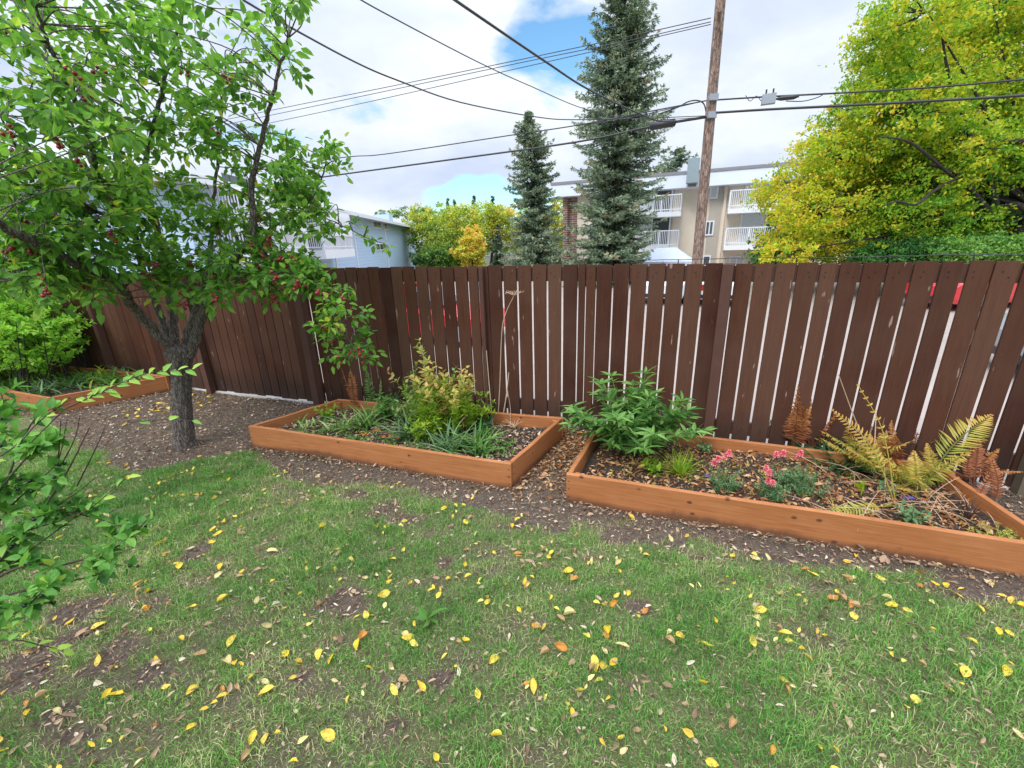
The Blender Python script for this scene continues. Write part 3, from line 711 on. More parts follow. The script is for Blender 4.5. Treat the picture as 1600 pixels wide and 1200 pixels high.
REG = [ # x0,x1,y0,y1, clusters, leaves, Y range, fruit prob
 (-30,200,255,450,112,28,(Y0-1.1,Y0+.1),.35), (180,470,262,440,82,26,(Y0-.35,Y0+.35),.10), (-20,170,380,460,36,24,(Y0-.9,Y0-.1),.15),
 (-40,200,90,262,56,22,(Y0-1.5,Y0-.2),.22), (190,470,95,265,66,20,(Y0-.5,Y0+.4),.08),
 (-40,470,-20,95,62,20,(Y0-1.3,Y0+.2),.08),
 (405,520,215,365,30,24,(Y0-.3,Y0+.3),.10), (250,430,405,462,22,20,(Y0-.5,Y0-.1),.18), (400,500,400,450,12,18,(Y0-.5,Y0-.2),.2),
 (220,290,400,480,8,14,(Y0-.45,Y0-.2),.6)]
for (x0,x1,y0,y1,nc,nl,(ya,yb),fp) in REG:
    for _ in range(nc):
        X_, Y_ = random.uniform(x0,x1), random.uniform(y0,y1)
        if X_ > 440 and Y_ < 200 and X_ > 500-.3*Y_: continue
        cluster(pt(X_, Y_, random.uniform(ya,yb)), nl, fruit=fp)
for t in np.linspace(.08,1,34):          # drooping branch in front of the fence
    q = SK[5]; c = q[int(t*(len(q)-1))]+rng.normal(0,.10,3); cluster(c, 34, (.055,.085), .17, fruit=.95)
for t in np.linspace(.3,1,5):
    q = SK[9]; c = q[int(t*(len(q)-1))]+rng.normal(0,.03,3); cluster(c, 9, (.06,.09), .08)
tm.build('trunk', M_bark, ftree, smooth=True)
fl.build('foliage', M_fruitleaf, ftree)
random.shuffle(fruit_spots)
for c in fruit_spots[:98]:
    mb = MB(); c = c+nrm(CAM-c)*.12
    for _ in range(random.randint(3,6)):
        q = c+rng.normal(0,.022,3)+np.array([0,0,-.035]); r = random.uniform(.011,.0155)
        sphere(mb, q, r, 8, 6); mb.tube([q+np.array([0,0,r]), (q+c)/2+np.array([0,0,.01]), c+np.array([0,0,.01])], .0012, 4)
    mb.build('fruit_cluster', M_berry, ftree, smooth=True)

# ------------------------------------------------------------------ generic plant makers
def grow(root_xyz, stems, M_leaf, M_stem, name, label, cat, group=None, spec=None):
    r = empty(name, root_xyz, label, cat, group); return r
def stem_path(base, ang, lean, L, droop=.3, n=7):
    d = np.array([cos(ang)*sin(lean), sin(ang)*sin(lean), cos(lean)]); t = np.linspace(0,1,n)[:,None]
    h = np.array([cos(ang), sin(ang), 0])
    return base+d*L*t+h*L*droop*t**2*.5-np.array([0,0,1])*L*droop*t**2*.5
def along(path, t):
    idx = t*(len(path)-1); i0 = np.clip(idx.astype(int),0,len(path)-2); f = (idx-i0)[:,None]
    return path[i0]*(1-f)+path[i0+1]*f, nrm(path[i0+1]-path[i0])
def leafy_stem(ms, ml, path, n, L, W, t0=.2, r=.003, up=.2, rndc=None, size_taper=.3, **k):
    if pierces(path): return
    ms.tube(path, [r, r*.5], 5)
    t = np.sort(rng.uniform(t0,1,n)); b, tg = along(path, t); ph = np.arange(n)*2.4+rng.uniform(0,6)
    ref = np.where(np.abs(tg[:,2:3]) > .95, np.array([[1.,0,0]]), np.array([[0,0,1.]]))
    a = nrm(np.cross(tg, ref)); bb = np.cross(tg, a)
    side = a*np.cos(ph)[:,None]+bb*np.sin(ph)[:,None]
    d = nrm(side+tg*.5+np.array([0,0,up])+rng.normal(0,.18,(n,3)))
    sc = (1-size_taper*t)*rng.uniform(.75,1.2,n)
    rr = np.clip(rng.normal(.5,.22,n),0,1) if rndc is None else rndc(t)
    leaves(ml, b, d, L*sc, W*sc, nor=np.array([0,0,1.])+rng.normal(0,.35,(n,3)), rnd=rr, **k)
def frond(mb, base, ang, lean, L, droop, width, n=34, r=.003, rnd=(.2,.8), curl=0):
    for _ in range(8):
        p = stem_path(base, ang, lean, L, droop, 14)
        if not pierces(p): break
        ang += rng.uniform(.6,2.2); lean *= .85
    else: return
    mb.tube(p, [r, r*.4], 5, rnd[0])
    t = np.linspace(.18,.98,n); b, tg = along(p, t)
    up = np.array([0,0,1.])+np.array([cos(ang),sin(ang),0])*-.2
    sd = nrm(np.cross(tg, up)); w = np.sin(pi*t**.75)*width
    for sg in (-1,1):
        m_ = rng.random(n) > .08
        d = nrm(sd*sg+tg*.45+rng.normal(0,.12+curl,(n,3))-np.array([0,0,.1+curl]))
        leaves(mb, b[m_], d[m_], (w*rng.uniform(.8,1.1,n))[m_]+.008, np.full(n,L*.018+.003)[m_], nor=nrm(np.cross(sd*sg,tg)*sg)[m_]+rng.normal(0,.2,(n,3))[m_], fold=.2, droop=rng.uniform(.05,.35+curl,n)[m_],
               rnd=np.clip(rnd[0]+(rnd[1]-rnd[0])*t+rng.normal(0,.12,n),0,1)[m_])
def pierces(p):
    p = np.atleast_2d(p); 
    if not bool(in_bed(p[:1,0], p[:1,1])[0]): return False
    return bool(np.any(~in_bed(p[:,0], p[:,1], -.05) & (p[:,2] < .27) & (p[:,2] > -.02)))
def blades(mb, base, n, L, W, lean=(.1,.9), spread=.05, rnd=(0,1), droop=(.3,1.0), seg=6):
    for _ in range(n):
        a = random.uniform(0,2*pi); le = random.uniform(*lean); l = random.uniform(*L); w = W*random.uniform(.7,1.2)
        b0 = base+np.array([random.gauss(0,spread), random.gauss(0,spread), 0])
        p = stem_path(b0, a, le, l, random.uniform(*droop), seg+1)
        if pierces(p): continue
        sd = np.array([-sin(a),cos(a),0]); V = []
        for i, q in enumerate(p):
            k = i/seg; ww = w*.5*(1-k**2.2)*(.6+.4*min(1,k*4))
            V += [q+sd*ww+np.array([0,0,ww*.5]), q, q-sd*ww+np.array([0,0,ww*.5])]
        fs = [(i*3+j, i*3+j+1, (i+1)*3+j+1, (i+1)*3+j) for i in range(seg) for j in range(2)]
        mb.add(V, [np.array(fs)], random.uniform(*rnd))
G_mid = leafmat('mid_green_leaf', [(0,(.05,.14,.03)),(.5,(.12,.27,.055)),(1,(.26,.43,.12))], .4, .45)
G_dark = leafmat('dark_green_leaf', [(0,(.012,.045,.018)),(.5,(.03,.095,.03)),(1,(.07,.17,.05))], .25, .4)
G_pale = leafmat('pale_green_leaf', [(0,(.12,.25,.07)),(.5,(.28,.43,.14)),(1,(.52,.58,.26))], .35, .5)
G_lime = leafmat('lime_leaf', [(0,(.10,.24,.02)),(.5,(.25,.42,.03)),(1,(.50,.55,.06))], .45, .45)
G_yel = leafmat('yellowing_leaf', [(0,(.25,.32,.06)),(.5,(.55,.48,.12)),(.8,(.62,.36,.14)),(1,(.55,.24,.14))], .35, .5)
G_rust = leafmat('rusty_fern', [(0,(.16,.06,.035)),(.4,(.36,.13,.06)),(.7,(.50,.22,.08)),(1,(.55,.34,.12))], .25, .6)
G_fern = leafmat('turning_fern', [(0,(.16,.22,.04)),(.35,(.42,.42,.08)),(.65,(.60,.42,.10)),(1,(.55,.22,.07))], .35, .5)
G_blue = leafmat('grey_green_leaf', [(0,(.05,.11,.05)),(.5,(.12,.22,.09)),(1,(.24,.36,.17))], .25, .5)
M_gstem = plain('green_stem', (.14,.20,.06), .6); M_dead = plain('dry_straw_stem', (.50,.36,.24), .7, .2, 20)
M_pink = leafmat('pink_petal', [(0,(.70,.12,.19)),(.5,(.85,.26,.33)),(1,(.92,.52,.56))], .4, .5)
M_orange = leafmat('orange_petal', [(0,(.60,.16,.02)),(1,(.80,.36,.04))], .3, .5)
M_violet = leafmat('violet_petal', [(0,(.07,.06,.25)),(1,(.22,.20,.50))], .3, .5)
def bp(px, py, bi): p = g(px, py, soilz(bi)); return p
def plant(name, base, label, cat, parts, group=None):
    r = empty(name, base, label, cat, group)
    for nm, mb, mt in parts:
        if mb.n: mb.build(nm, mt, r)
    return r
# --- middle bed
b = bp(557,640,1); mb = MB()
for i in range(5): frond(mb, b+rng.normal(0,.03,3)*[1,1,0], rng.uniform(0,6), .10, rng.uniform(.42,.58), .08, .065, 30, rnd=(.2,.7))
plant('fern', b, 'dried rusty fern standing upright at the back left of the middle planter', 'fern', [('fronds', mb, G_rust)])
b = bp(584,640,1); mb = MB()
frond(mb, b, 2.5, .05, .52, .05, .075, 26, rnd=(0,.25)); frond(mb, b+[.06,.02,0], .5, .12, .42, .1, .05, 20, rnd=(.4,.7))
plant('fern', b, 'pale green upright fern frond against the fence in the middle planter', 'fern', [('fronds', mb, G_pale)])
for (px, py, n, lab) in [(512,656,26,'light green leafy weed in the left corner of the middle planter'), (612,640,40,'dark leafy plant behind the daylilies in the middle planter')]:
    b = bp(px,py,1); ms, ml = MB(), MB()
    for k in range(7): leafy_stem(ms, ml, stem_path(b, k*.9, .5, .22 if n < 30 else .3, .2), 8, .06, .035, .2)
    plant('leafy_plant', b, lab, 'plant', [('stem', ms, M_gstem), ('foliage', ml, G_lime if n < 30 else G_dark)])
for (px, py, n, l, lab, mt) in [(535,672,24,(.16,.30),'pale strap-leaved daylily clump nearest the left corner of the middle planter',G_pale),(572,668,34,(.2,.38),'broad daylily clump left of centre in the middle planter',G_mid),
        (478,672,14,(.12,.2),'small grassy tuft by the front board of the middle planter, at its left',G_pale),
        (700,705,46,(.2,.36),'long grassy strap-leaf clump at the front centre of the middle planter',G_blue),(752,706,40,(.16,.34),'strap-leaved clump near the right front corner of the middle planter',G_mid),(640,684,40,(.18,.34),'grey-green strap-leaf clump beside the tall yellow stem in the middle planter',G_blue)]:
    b = bp(px,py,1); mb = MB(); blades(mb, b, int(n*1.3), (l[0]*1.15,l[1]*1.2), .024, (.2,1.15), .06)
    plant('daylily', b, lab, 'plant', [('leaves', mb, mt)])
# small groundcover
b = bp(640,690,1); ms, ml = MB(), MB()
for k in range(170):
    q = bp(random.uniform(450,800), random.uniform(642,712), 1)
    if not inside(q[0],q[1],BEDS[1]['q'],.06): continue
    for j in range(3): leafy_stem(ms, ml, stem_path(q, random.uniform(0,6), .7, random.uniform(.05,.13), .2, 5), 6, .035, .022, .1, r=.0015)
o = ml.build('ground_cover', G_mid); tag(o, 'low green ground cover filling the middle planter between the clumps', 'ground cover', kind='stuff')
# tall sapling with yellowing top
b = bp(672,655,1); ms, ml = MB(), MB()
top_ = pt(655,530,b[1]+.05); path = catmull([b, b*.5+top_*.5+np.array([.03,0,0]), top_], 8); 
leafy_stem(ms, ml, path, 26, .085, .045, .45, r=.004)
for k in range(3): leafy_stem(ms, ml, stem_path(path[9+k*2], rng.uniform(0,6), .7, .14, .3), 8, .07, .04, .2)
plant('sapling', b, 'tall thin yellow-green sapling rising above the middle planter', 'plant', [('stem', ms, M_dead), ('foliage', ml, leafmat('yellow_green_leaf', [(0,(.20,.34,.05)),(1,(.62,.58,.14))], .4))])
# bushy plant yellow/pink top
b = bp(698,680,1); ms, ml, m2 = MB(), MB(), MB()
for k in range(44):
    ph = rng.uniform(0,6.28); le = rng.uniform(.02,.42); L_ = rng.uniform(.35,.85); pth = stem_path(b+[rng.normal(0,.12),rng.normal(0,.06),0], ph, le, L_, .1)
    leafy_stem(ms, ml, pth[:5], 46, .08, .022, .25, r=.003, up=.3)
    leafy_stem(ms, m2, pth[4:], 12, .075, .040, .0, r=.002, rndc=lambda t: np.clip(.15+.5*t+rng.normal(0,.22,len(t)),0,1))
plant('peony', b, 'bushy plant with cream, yellow and pinkish upper leaves in the middle planter', 'plant', [('stem', ms, M_gstem), ('foliage', ml, G_lime), ('faded_leaves', m2, G_yel)])
b = bp(690,672,1); ms, ml, m2 = MB(), MB(), MB()
for k in range(26):
    q = b+[rng.normal(0,.16),rng.normal(0,.08),0]; pth = stem_path(q, rng.uniform(0,6.28), rng.uniform(.02,.35), rng.uniform(.45,.80), .15)
    leafy_stem(ms, ml, pth, 24, .075, .012, .15, r=.0025, up=.6)
    if k % 3 == 0: leafy_stem(ms, m2, pth[4:], 7, .07, .036, .1, r=.002)
for (px,py,mt_,L2_,lab_) in [(640,662,G_pale,.34,'pale leafy plant left of the cream and pink bush in the middle planter'),(668,690,G_lime,.30,'lime leafy plant in front of the tall sapling in the middle planter'),(742,668,G_lime,.40,'yellow-green leafy plant right of the cream and pink bush'),(605,655,G_mid,.30,'mid green leafy plant between the pale fern and the lime plants')]:
    b_ = bp(px,py,1); s1, s2 = MB(), MB()
    for k in range(20): leafy_stem(s1, s2, stem_path(b_+[rng.normal(0,.05),rng.normal(0,.04),0], rng.uniform(0,6.28), rng.uniform(.05,.7), L2_*rng.uniform(.6,1.2), .2), 13, .075, .034, .15, r=.0025)
    plant('leafy_plant', b_, lab_, 'plant', [('stem', s1, M_gstem), ('foliage', s2, mt_)])
plant('leafy_plant', b, 'loose tall yellow-green stems with narrow leaves rising around the cream and pink bush', 'plant', [('stem', ms, M_gstem), ('foliage', ml, G_lime), ('faded_leaves', m2, G_pale)])
b = bp(752,672,1); ms, ml = MB(), MB()
for k in range(9): leafy_stem(ms, ml, stem_path(b, k*.7, .6, .2, .3), 9, .07, .05, .2)
plant('leafy_plant', b, 'dark rounded leafy plant at the foot of the dead umbel stalk', 'plant', [('stem', ms, M_gstem), ('foliage', ml, G_dark)])
b = bp(778,655,1); mb = MB()
path = catmull([b, pt(781,600,b[1]), pt(784,520,b[1]), pt(790,490,b[1]), pt(803,462,b[1])], 6); mb.tube(path, [.006,.003], 6)
u = MB(); tip = path[-1]
for k in range(16):
    a = k*2.4; r_ = .10*sqrt((k+1)/16); e = tip+np.array([cos(a)*r_, sin(a)*r_*.8, .03+random.uniform(0,.012)]); u.tube([tip, (tip+e)/2+[0,0,.002], e], .0016, 4)
    for j in range(5): c_ = e+rng.normal(0,.008,3); sphere(u, c_, .0035, 5, 4)
plant('seed_stalk', b, 'tall dry stalk topped by a flat dead umbel, in the middle planter', 'plant', [('stem', mb, M_dead), ('seed_head', u, M_dead)])
for (x0,y0,x1,y1,lab,w_) in [(770,664,760,548,'straight bare tan stick left of the umbel stalk',.007),(785,656,795,582,'short leaning bare tan stick right of the umbel stalk',.008),(798,664,793,610,'thin crooked dead stem near the right back corner of the middle planter',.004)]:
    b = bp(x0,y0,1); mb = MB(); e = pt(x1,y1,b[1]+.02); mb.tube(catmull([b, (b+e)/2+rng.normal(0,.01,3), e], 5), [w_, w_*.6], 6)
    o = mb.build('stick', M_dead, origin=b); tag(o, lab, 'stick')
b = bp(804,668,1); mb = MB()
for k in range(14): p = stem_path(b, rng.uniform(0,6), rng.uniform(.2,1.1), rng.uniform(.08,.2), .6); mb.tube(p, [.003,.0015], 4)
plant('dead_plant', b, 'withered brown tangle beside the sticks in the middle planter', 'plant', [('stems', mb, M_dead)])
b = bp(730,680,1); mb = MB(); leaves(mb, [b+[0,0,.28]]*5+rng.normal(0,.02,(5,3)), np.array([[0,0,-1.]]*5)+rng.normal(0,.25,(5,3)), .12, .05, nor=rng.normal(0,1,(5,3)), fold=.8); mb.tube([b, b+[0,0,.28]], .003, 5)
plant('dead_plant', b, 'hanging tan withered leaves near the front of the middle planter', 'plant', [('leaves', mb, G_rust)])
for (px,py) in [(563,682),(575,686),(590,680),(601,690),(612,688),(622,692)]:
    b = bp(px,py,1); ms, mf = MB(), MB(); ms.tube([b, b+[0,0,.05]], .002, 4)
    for k in range(3):
        c_ = b+rng.normal(0,.012,3)*[1,1,0]+[0,0,.055]; a = np.arange(9)*.7
        leaves(mf, np.repeat([c_],9,0), np.column_stack([np.cos(a),np.sin(a),np.full(9,.3)]), .018, .012)
    plant('orange_flower', b, 'low orange blossom near the front board of the middle planter', 'flower', [('stem', ms, M_gstem), ('petals', mf, M_orange)], 'orange blossoms in the middle planter')
# --- right bed
b = bp(990,704,2); ms, ml = MB(), MB()
for k in range(46):
    ph = rng.uniform(0,6.28); le = abs(rng.normal(.32,.26)); pth = stem_path(b+[rng.normal(.03,.08),rng.normal(0,.06),0], ph, min(le*1.25,.95), rng.uniform(.36,.78), .2)
    ms.tube(pth, [.004,.002], 5)
    for t in (.4,.6,.75,.9,1.0):
        q, tg = along(pth, np.array([t])); n = 6
        a = rng.uniform(0,6.28)+np.arange(n)*1.05; d = np.column_stack([np.cos(a),np.sin(a),rng.uniform(-.15,.5,n)])+tg[0]*.5
        leaves(ml, np.repeat(q,n,0), d, rng.uniform(.09,.16,n), rng.uniform(.026,.042,n), nor=np.array([0,0,1.])+rng.normal(0,.3,(n,3)), droop=rng.uniform(.1,.45,n), shape=(.35,.65), tipw=.8)
plant('peony', b, 'tall bushy green peony in the left back corner of the right planter', 'plant', [('stem', ms, M_gstem), ('foliage', ml, G_mid)])
b = bp(1062,745,2); mb = MB(); blades(mb, b, 110, (.16,.32), .008, (.05,1.0), .03, droop=(.1,.7))
plant('grass_clump', b, 'fine bright green grass clump in front of the peony in the right planter', 'plant', [('leaves', mb, G_lime)])
for (px,py,mt,L_,lab) in [(1020,742,G_lime,.07,'small broad-leaved light green plant left of the grass clump'),(1100,708,G_blue,.05,'low grey-green seedling behind the grass clump'),(1195,680,G_blue,.09,'grey-green leafy plant by the back board left of the rusty ferns'),(1238,690,G_lime,.10,'bright green twisting leafy plant before the rusty ferns'),
        (1420,820,G_blue,.07,'bluish green leafy seedling by the front board of the right planter'),(1385,775,G_blue,.05,'small leafy seedling behind the large green leaf')]:
    b = bp(px,py,2); ms, ml = MB(), MB()
    for k in range(8): leafy_stem(ms, ml, stem_path(b, k*.8, .5, L_*2, .2), 7, L_, L_*.5, .15)
    plant('leafy_plant', b, lab, 'plant', [('stem', ms, M_gstem), ('foliage', ml, mt)])
def snap(px, py, R_, n, flowers, lab):
    b = bp(px,py,2); ms, ml = MB(), MB(); HD = []
    for k in range(n):
        pth = stem_path(b+[rng.normal(0,R_*.35),rng.normal(0,R_*.3),0], rng.uniform(0,6.28), rng.uniform(0,.75), rng.uniform(.10,.20), .15)
        leafy_stem(ms, ml, pth, 22, .038, .009, .1, r=.002, up=.4)
    for (fx, fy) in flowers:
        mf = MB(); HD.append(('flower_head', mf, M_pink)); c_ = pt(fx, fy, b[1]+random.uniform(-.03,.03)); ms.tube([b+[0,0,.06], (b+c_)/2+[0,0,.03], c_], .002, 4)
        for lay in range(4):
            m_ = 8; a = np.arange(m_)*.785+lay; d = np.column_stack([np.cos(a),np.sin(a),np.full(m_,.1+.25*lay)])
            leaves(mf, np.repeat([c_+[0,0,.010*lay-.01]],m_,0), d, .026-.003*lay, .020, fold=.5, droop=.3)
    plant('snapdragon', b, lab, 'flower', [('stem', ms, M_gstem), ('foliage', ml, G_blue)]+HD, 'pink snapdragons in the right planter')
snap(1130,768,.10,34,[(1116,724),(1122,718),(1139,709),(1133,714)],'pink flowering snapdragon nearest the grass clump, leftmost of three')
snap(1206,783,.09,34,[(1197,733),(1202,739),(1201,752),(1207,756)],'low pink snapdragon in the middle, by the front board')
snap(1245,765,.17,70,[(1213,711),(1224,709),(1248,714),(1251,709)],'widest pink snapdragon clump, right of the other two')
b = bp(1102,752,2); mf = MB()
for k in range(3):
    a = np.arange(7)*.9; leaves(mf, np.repeat([b+rng.normal(0,.012,3)*[1,1,0]+[0,0,.05]],7,0), np.column_stack([np.cos(a),np.sin(a),np.full(7,.4)]), .02, .009)
mf.tube([b, b+[0,0,.05]], .002, 4); plant('violet_flower', b, 'tiny violet blossom between the grass clump and the first snapdragon', 'flower', [('petals', mf, M_violet)])
b = bp(1416,790,2); mf = MB()
for k in range(4):
    a = np.arange(6)*1.05; leaves(mf, np.repeat([b+rng.normal(0,.014,3)*[1,1,0]+[0,0,.06]],6,0), np.column_stack([np.cos(a),np.sin(a),np.full(6,.5)]), .026, .012)
mf.tube([b, b+[0,0,.06]], .002, 4); plant('violet_flower', b, 'deep blue blossom under the yellow ferns in the right planter', 'flower', [('petals', mf, M_violet)])
for (px,py,n,mt,L_,lab,rn,lean) in [(1240,700,9,G_rust,(.40,.66),'upright rusty orange fern behind the widest snapdragon','x',(.02,.25)),(1266,700,7,G_rust,(.36,.58),'second rusty fern leaning right beside the dark green clump','x',(.05,.4)),
        (1385,745,9,G_fern,(.28,.48),'sprawling yellow-orange fern in the centre right of the right planter','x',(.5,1.1)),(1430,765,9,G_fern,(.26,.46),'golden fern spreading near the blue blossom','x',(.3,1.1)),
        (1230,672,2,G_fern,(.16,.22),'small yellow-green fern frond left of the rusty ferns','x',(.2,.6)),
        (1345,725,8,G_fern,(.26,.44),'yellowing fern crowding the dark green clump','x',(.2,1.1)),(1475,760,7,G_fern,(.24,.4),'yellow-green fern at the inner right corner of the right planter','x',(.3,1.1)),(1400,735,6,G_rust,(.3,.46),'rusty fern standing between the two golden ferns','x',(.1,.7)),(1500,745,5,G_rust,(.2,.34),'low rusty fern below the large arching frond','x',(.3,.9)),
        (1440,715,4,G_rust,(.25,.35),'curled brown fern behind the golden ferns at the fence','x',(.05,.4)),(1330,690,4,G_rust,(.22,.36),'brown fern fronds bending over the dark green clump','x',(.2,.8))]:
    b = bp(px,py,2); mb = MB()
    for k in range(n): frond(mb, b+[rng.normal(0,.03),rng.normal(0,.02),0], rng.uniform(0,6.28), rng.uniform(*lean), rng.uniform(*L_), rng.uniform(.05,.5), rng.uniform(.055,.09), 34, rnd=(.1,.8), curl=.08 if mt is G_rust else .05)
    plant('fern', b, lab, 'fern', [('fronds', mb, mt)], 'turning ferns in the right planter')
def aimed_frond(mb, base, tip, bulge, width, n, rnd, r=.004):
    mid = (base+tip)/2+bulge; p = catmull([base, mid, tip], 9); mb.tube(p, [r, r*.4], 5, rnd[0]); t = np.linspace(.3,.99,n); bq, tg = along(p, t)
    vw = nrm(CAM-bq); sd = nrm(np.cross(tg, vw+np.array([0,0,.5]))); w = np.sin(pi*np.clip((t-.2)/.8,0,1)**.7)*width
    for sg in (-1,1): leaves(mb, bq, nrm(sd*sg+tg*.6+rng.normal(0,.08,(n,3))), w+.01, .013, nor=np.cross(sd,tg)+rng.normal(0,.15,(n,3)), droop=rng.uniform(0,.3,n), rnd=np.clip(rnd[0]+(rnd[1]-rnd[0])*t+rng.normal(0,.08,n),0,1))
b = bp(1440,760,2); mb = MB(); aimed_frond(mb, b, pt(1550,648,b[1]+.05), np.array([-.02,0,.08]), .13, 24, (.0,.75), .006)
plant('fern', b, 'large single fern frond arching up and right with an orange tip', 'fern', [('fronds', mb, G_fern)], 'turning ferns in the right planter')
b = bp(1400,790,2); mb = MB(); aimed_frond(mb, b, pt(1285,803,b[1]-.12), np.array([0,-.02,.03]), .05, 20, (.5,.2)); aimed_frond(mb, b, pt(1300,640,b[1]+.25), np.array([.02,0,.1]), .05, 18, (.5,.9)); aimed_frond(mb, b, pt(1340,600,b[1]+.3), np.array([.02,0,.1]), .02, 10, (.5,.9))
plant('fern', b, 'low straw-coloured fern frond lying towards the front board', 'fern', [('fronds', mb, G_fern)], 'turning ferns in the right planter')
b = bp(1308,728,2); mb = MB(); blades(mb, b, 120, (.2,.38), .022, (.3,1.2), .06)
plant('daylily', b, 'dark green strap-leaved clump behind the snapdragons, right of the rusty ferns', 'plant', [('leaves', mb, G_dark)])
b = bp(1345,775,2); mb = MB()
Lf = fallen_mesh(3,'yellow'); V = Lf.V[0].copy()
for nm, sc, ty in (('a',.13,1.0),):
    W_ = V*[sc,sc*1.2,sc]; Rm = np.array(Matrix.Rotation(-1.15,3,'X') @ Matrix.Rotation(.9,3,'Z')); mb.add(W_@Rm.T+b+[0,0,.07], Lf.Fs[0:1], .6)
mb.tube([b, b+[0,0,.08]], .004, 5); plant('leafy_plant', b, 'single large bright green leaf standing in front of the ferns', 'plant', [('leaf', mb, G_lime)])
b = bp(1512,815,2); mb = MB()
for k in range(16): p = stem_path(b, rng.uniform(0,6), rng.uniform(.05,.7), rng.uniform(.1,.2), .3); mb.tube(p, [.005,.002], 5)
plant('dead_plant', b, 'dark red-brown stubs of cut stems near the right end of the right planter', 'plant', [('stems', mb, M_twig)])
b = bp(1555,838,2); ms, ml = MB(), MB()
for k in range(26): leafy_stem(ms, ml, stem_path(b+[rng.normal(0,.06),rng.normal(0,.03),0], rng.uniform(0,6), .5, rng.uniform(.05,.11), .2), 14, .022, .006, .1, r=.0015)
plant('leafy_plant', b, 'feathery yellow-green plant by the front board at the far right', 'plant', [('stem', ms, M_gstem), ('foliage', ml, leafmat('yellow_moss', [(0,(.30,.36,.05)),(1,(.62,.58,.12))], .3))])
for (px,py,tx,ty,lab) in [(1548,800,1548,715,'curled rusty dried plant against the fence near the right end'),(1520,770,1530,700,'drooping brown dried plant inside the right end of the right planter')]:
    b = bp(px,py,2); mb = MB(); e = pt(tx,ty,b[1]+.1); 
    for k in range(3): aimed_frond(mb, b, e+rng.normal(0,.03,3), rng.normal(0,.03,3), .03, 16, (.1,.5))
    plant('dead_plant', b, lab, 'plant', [('stems', mb, G_rust)])
for (x0,y0,x1,y1,lab) in [(1365,730,1369,645,'bare tan stalk standing behind the golden ferns'),(1378,728,1385,672,'shorter bare stalk leaning right behind the golden ferns'),(1365,720,1310,585,'long thin straw stem leaning left across the fence gaps')]:
    b = bp(x0,y0,2); mb = MB(); e = pt(x1,y1,b[1]+.1); mb.tube(catmull([b, (b+e)/2+rng.normal(0,.006,3), e], 5), [.005,.003], 5)
    o = mb.build('stick', M_dead, origin=b); tag(o, lab, 'stick')
mb = MB(); ml = MB()
for k in range(170):                      # dry tangle at the right end
    q = bp(random.uniform(1290,1570), random.uniform(700,835), 2)
    if not inside(q[0],q[1],BEDS[2]['q'],.05): continue
    p = stem_path(q, random.uniform(0,6.28), random.uniform(.4,1.35), random.uniform(.12,.42), random.uniform(.3,1.2), 9)
    if pierces(p): continue
    mb.tube(p, [.003,.0012], 4)
    if k % 2: leafy_stem(mb, ml, p, 14, .035, .010, .25, r=.002)
rt = plant('dead_plant', bp(1440,780,2), 'tangle of dry straw stems and shrivelled fronds over the right end of the right planter', 'plant', [('stems', mb, M_dead), ('leaves', ml, G_rust)])
ms, ml = MB(), MB()
for k in range(150):
    q = bp(random.uniform(940,1560), random.uniform(690,850), 2)
    if not inside(q[0],q[1],BEDS[2]['q'],.07): continue
    for j in range(2): leafy_stem(ms, ml, stem_path(q, random.uniform(0,6), .8, random.uniform(.04,.09), .2, 5), 5, .026, .016, .1, r=.0015)
o = ml.build('ground_cover', G_fern); tag(o, 'low yellowing weeds scattered over the soil of the right planter', 'ground cover', kind='stuff')

# ------------------------------------------------------------------ left background shrubs in the far left bed
def shrub(name, base, H_, Rx, nst, nleaf, L_, W_, mt, label, M_st=None, lean=.5, pale=0, t0=.3, cat='shrub'):
    ms, ml = MB(), MB()
    for k in range(nst):
        a = rng.uniform(0,6.28); le = abs(rng.normal(0,lean*.6)); pth = stem_path(base+[rng.normal(0,Rx*.2),rng.normal(0,Rx*.2),0], a, le, H_*rng.uniform(.6,1.05), .12, 9)
        ms.tube(pth, [.009,.003], 6)
        for j in range(6):
            t = rng.uniform(t0,1); q, tg = along(pth, np.array([t])); sub = stem_path(q[0], rng.uniform(0,6.28), rng.uniform(.4,1.3), rng.uniform(.15,.4)*Rx*1.2, .3)
            leafy_stem(ms, ml, sub, nleaf, L_, W_, .05, r=.003)
    return plant(name, base, label, cat, [('stem', ms, M_st or M_bark_dark), ('foliage', ml, mt)])
M_lg = leafmat('light_shrub_green', [(0,(.10,.26,.03)),(.5,(.25,.50,.06)),(1,(.46,.66,.12))], .55)
shrub('shrub', g(60,612,.1), 1.75, .9, 18, 26, .085, .052, M_lg, 'tall airy green shrub on dark stems in the far left planter', t0=.25, lean=.45)
shrub('shrub', g(-40,600,.1)+[-.1,0,0], 1.9, 1.1, 34, 34, .085, .052, leafmat('shrub_green', [(0,(.09,.26,.03)),(.5,(.20,.46,.045)),(1,(.38,.62,.08))], .4), 'dense bright green shrub at the left edge of the photo, by the fence', lean=.6, t0=.1)
shrub('shrub', g(125,590,.1), 1.5, .6, 7, 20, .065, .042, G_lime, 'slim upright yellow-green shrub on dark stems beside the fence post at far left', lean=.25, t0=.35)
shrub('shrub', pt(-80,590,9.3)*[1,1,0], 2.0, 1.6, 30, 32, .12, .07, leafmat('shrub_green2', [(0,(.05,.14,.02)),(.5,(.13,.27,.03)),(1,(.30,.40,.05))], .4), 'light green shrub beyond the far left end, rising beside the fence', lean=.7, t0=.05)
shrub('shrub', g(20,604,.1), 1.9, .9, 26, 34, .08, .05, M_lg, 'full light green shrub at the front of the far left planter', lean=.55, t0=.12)
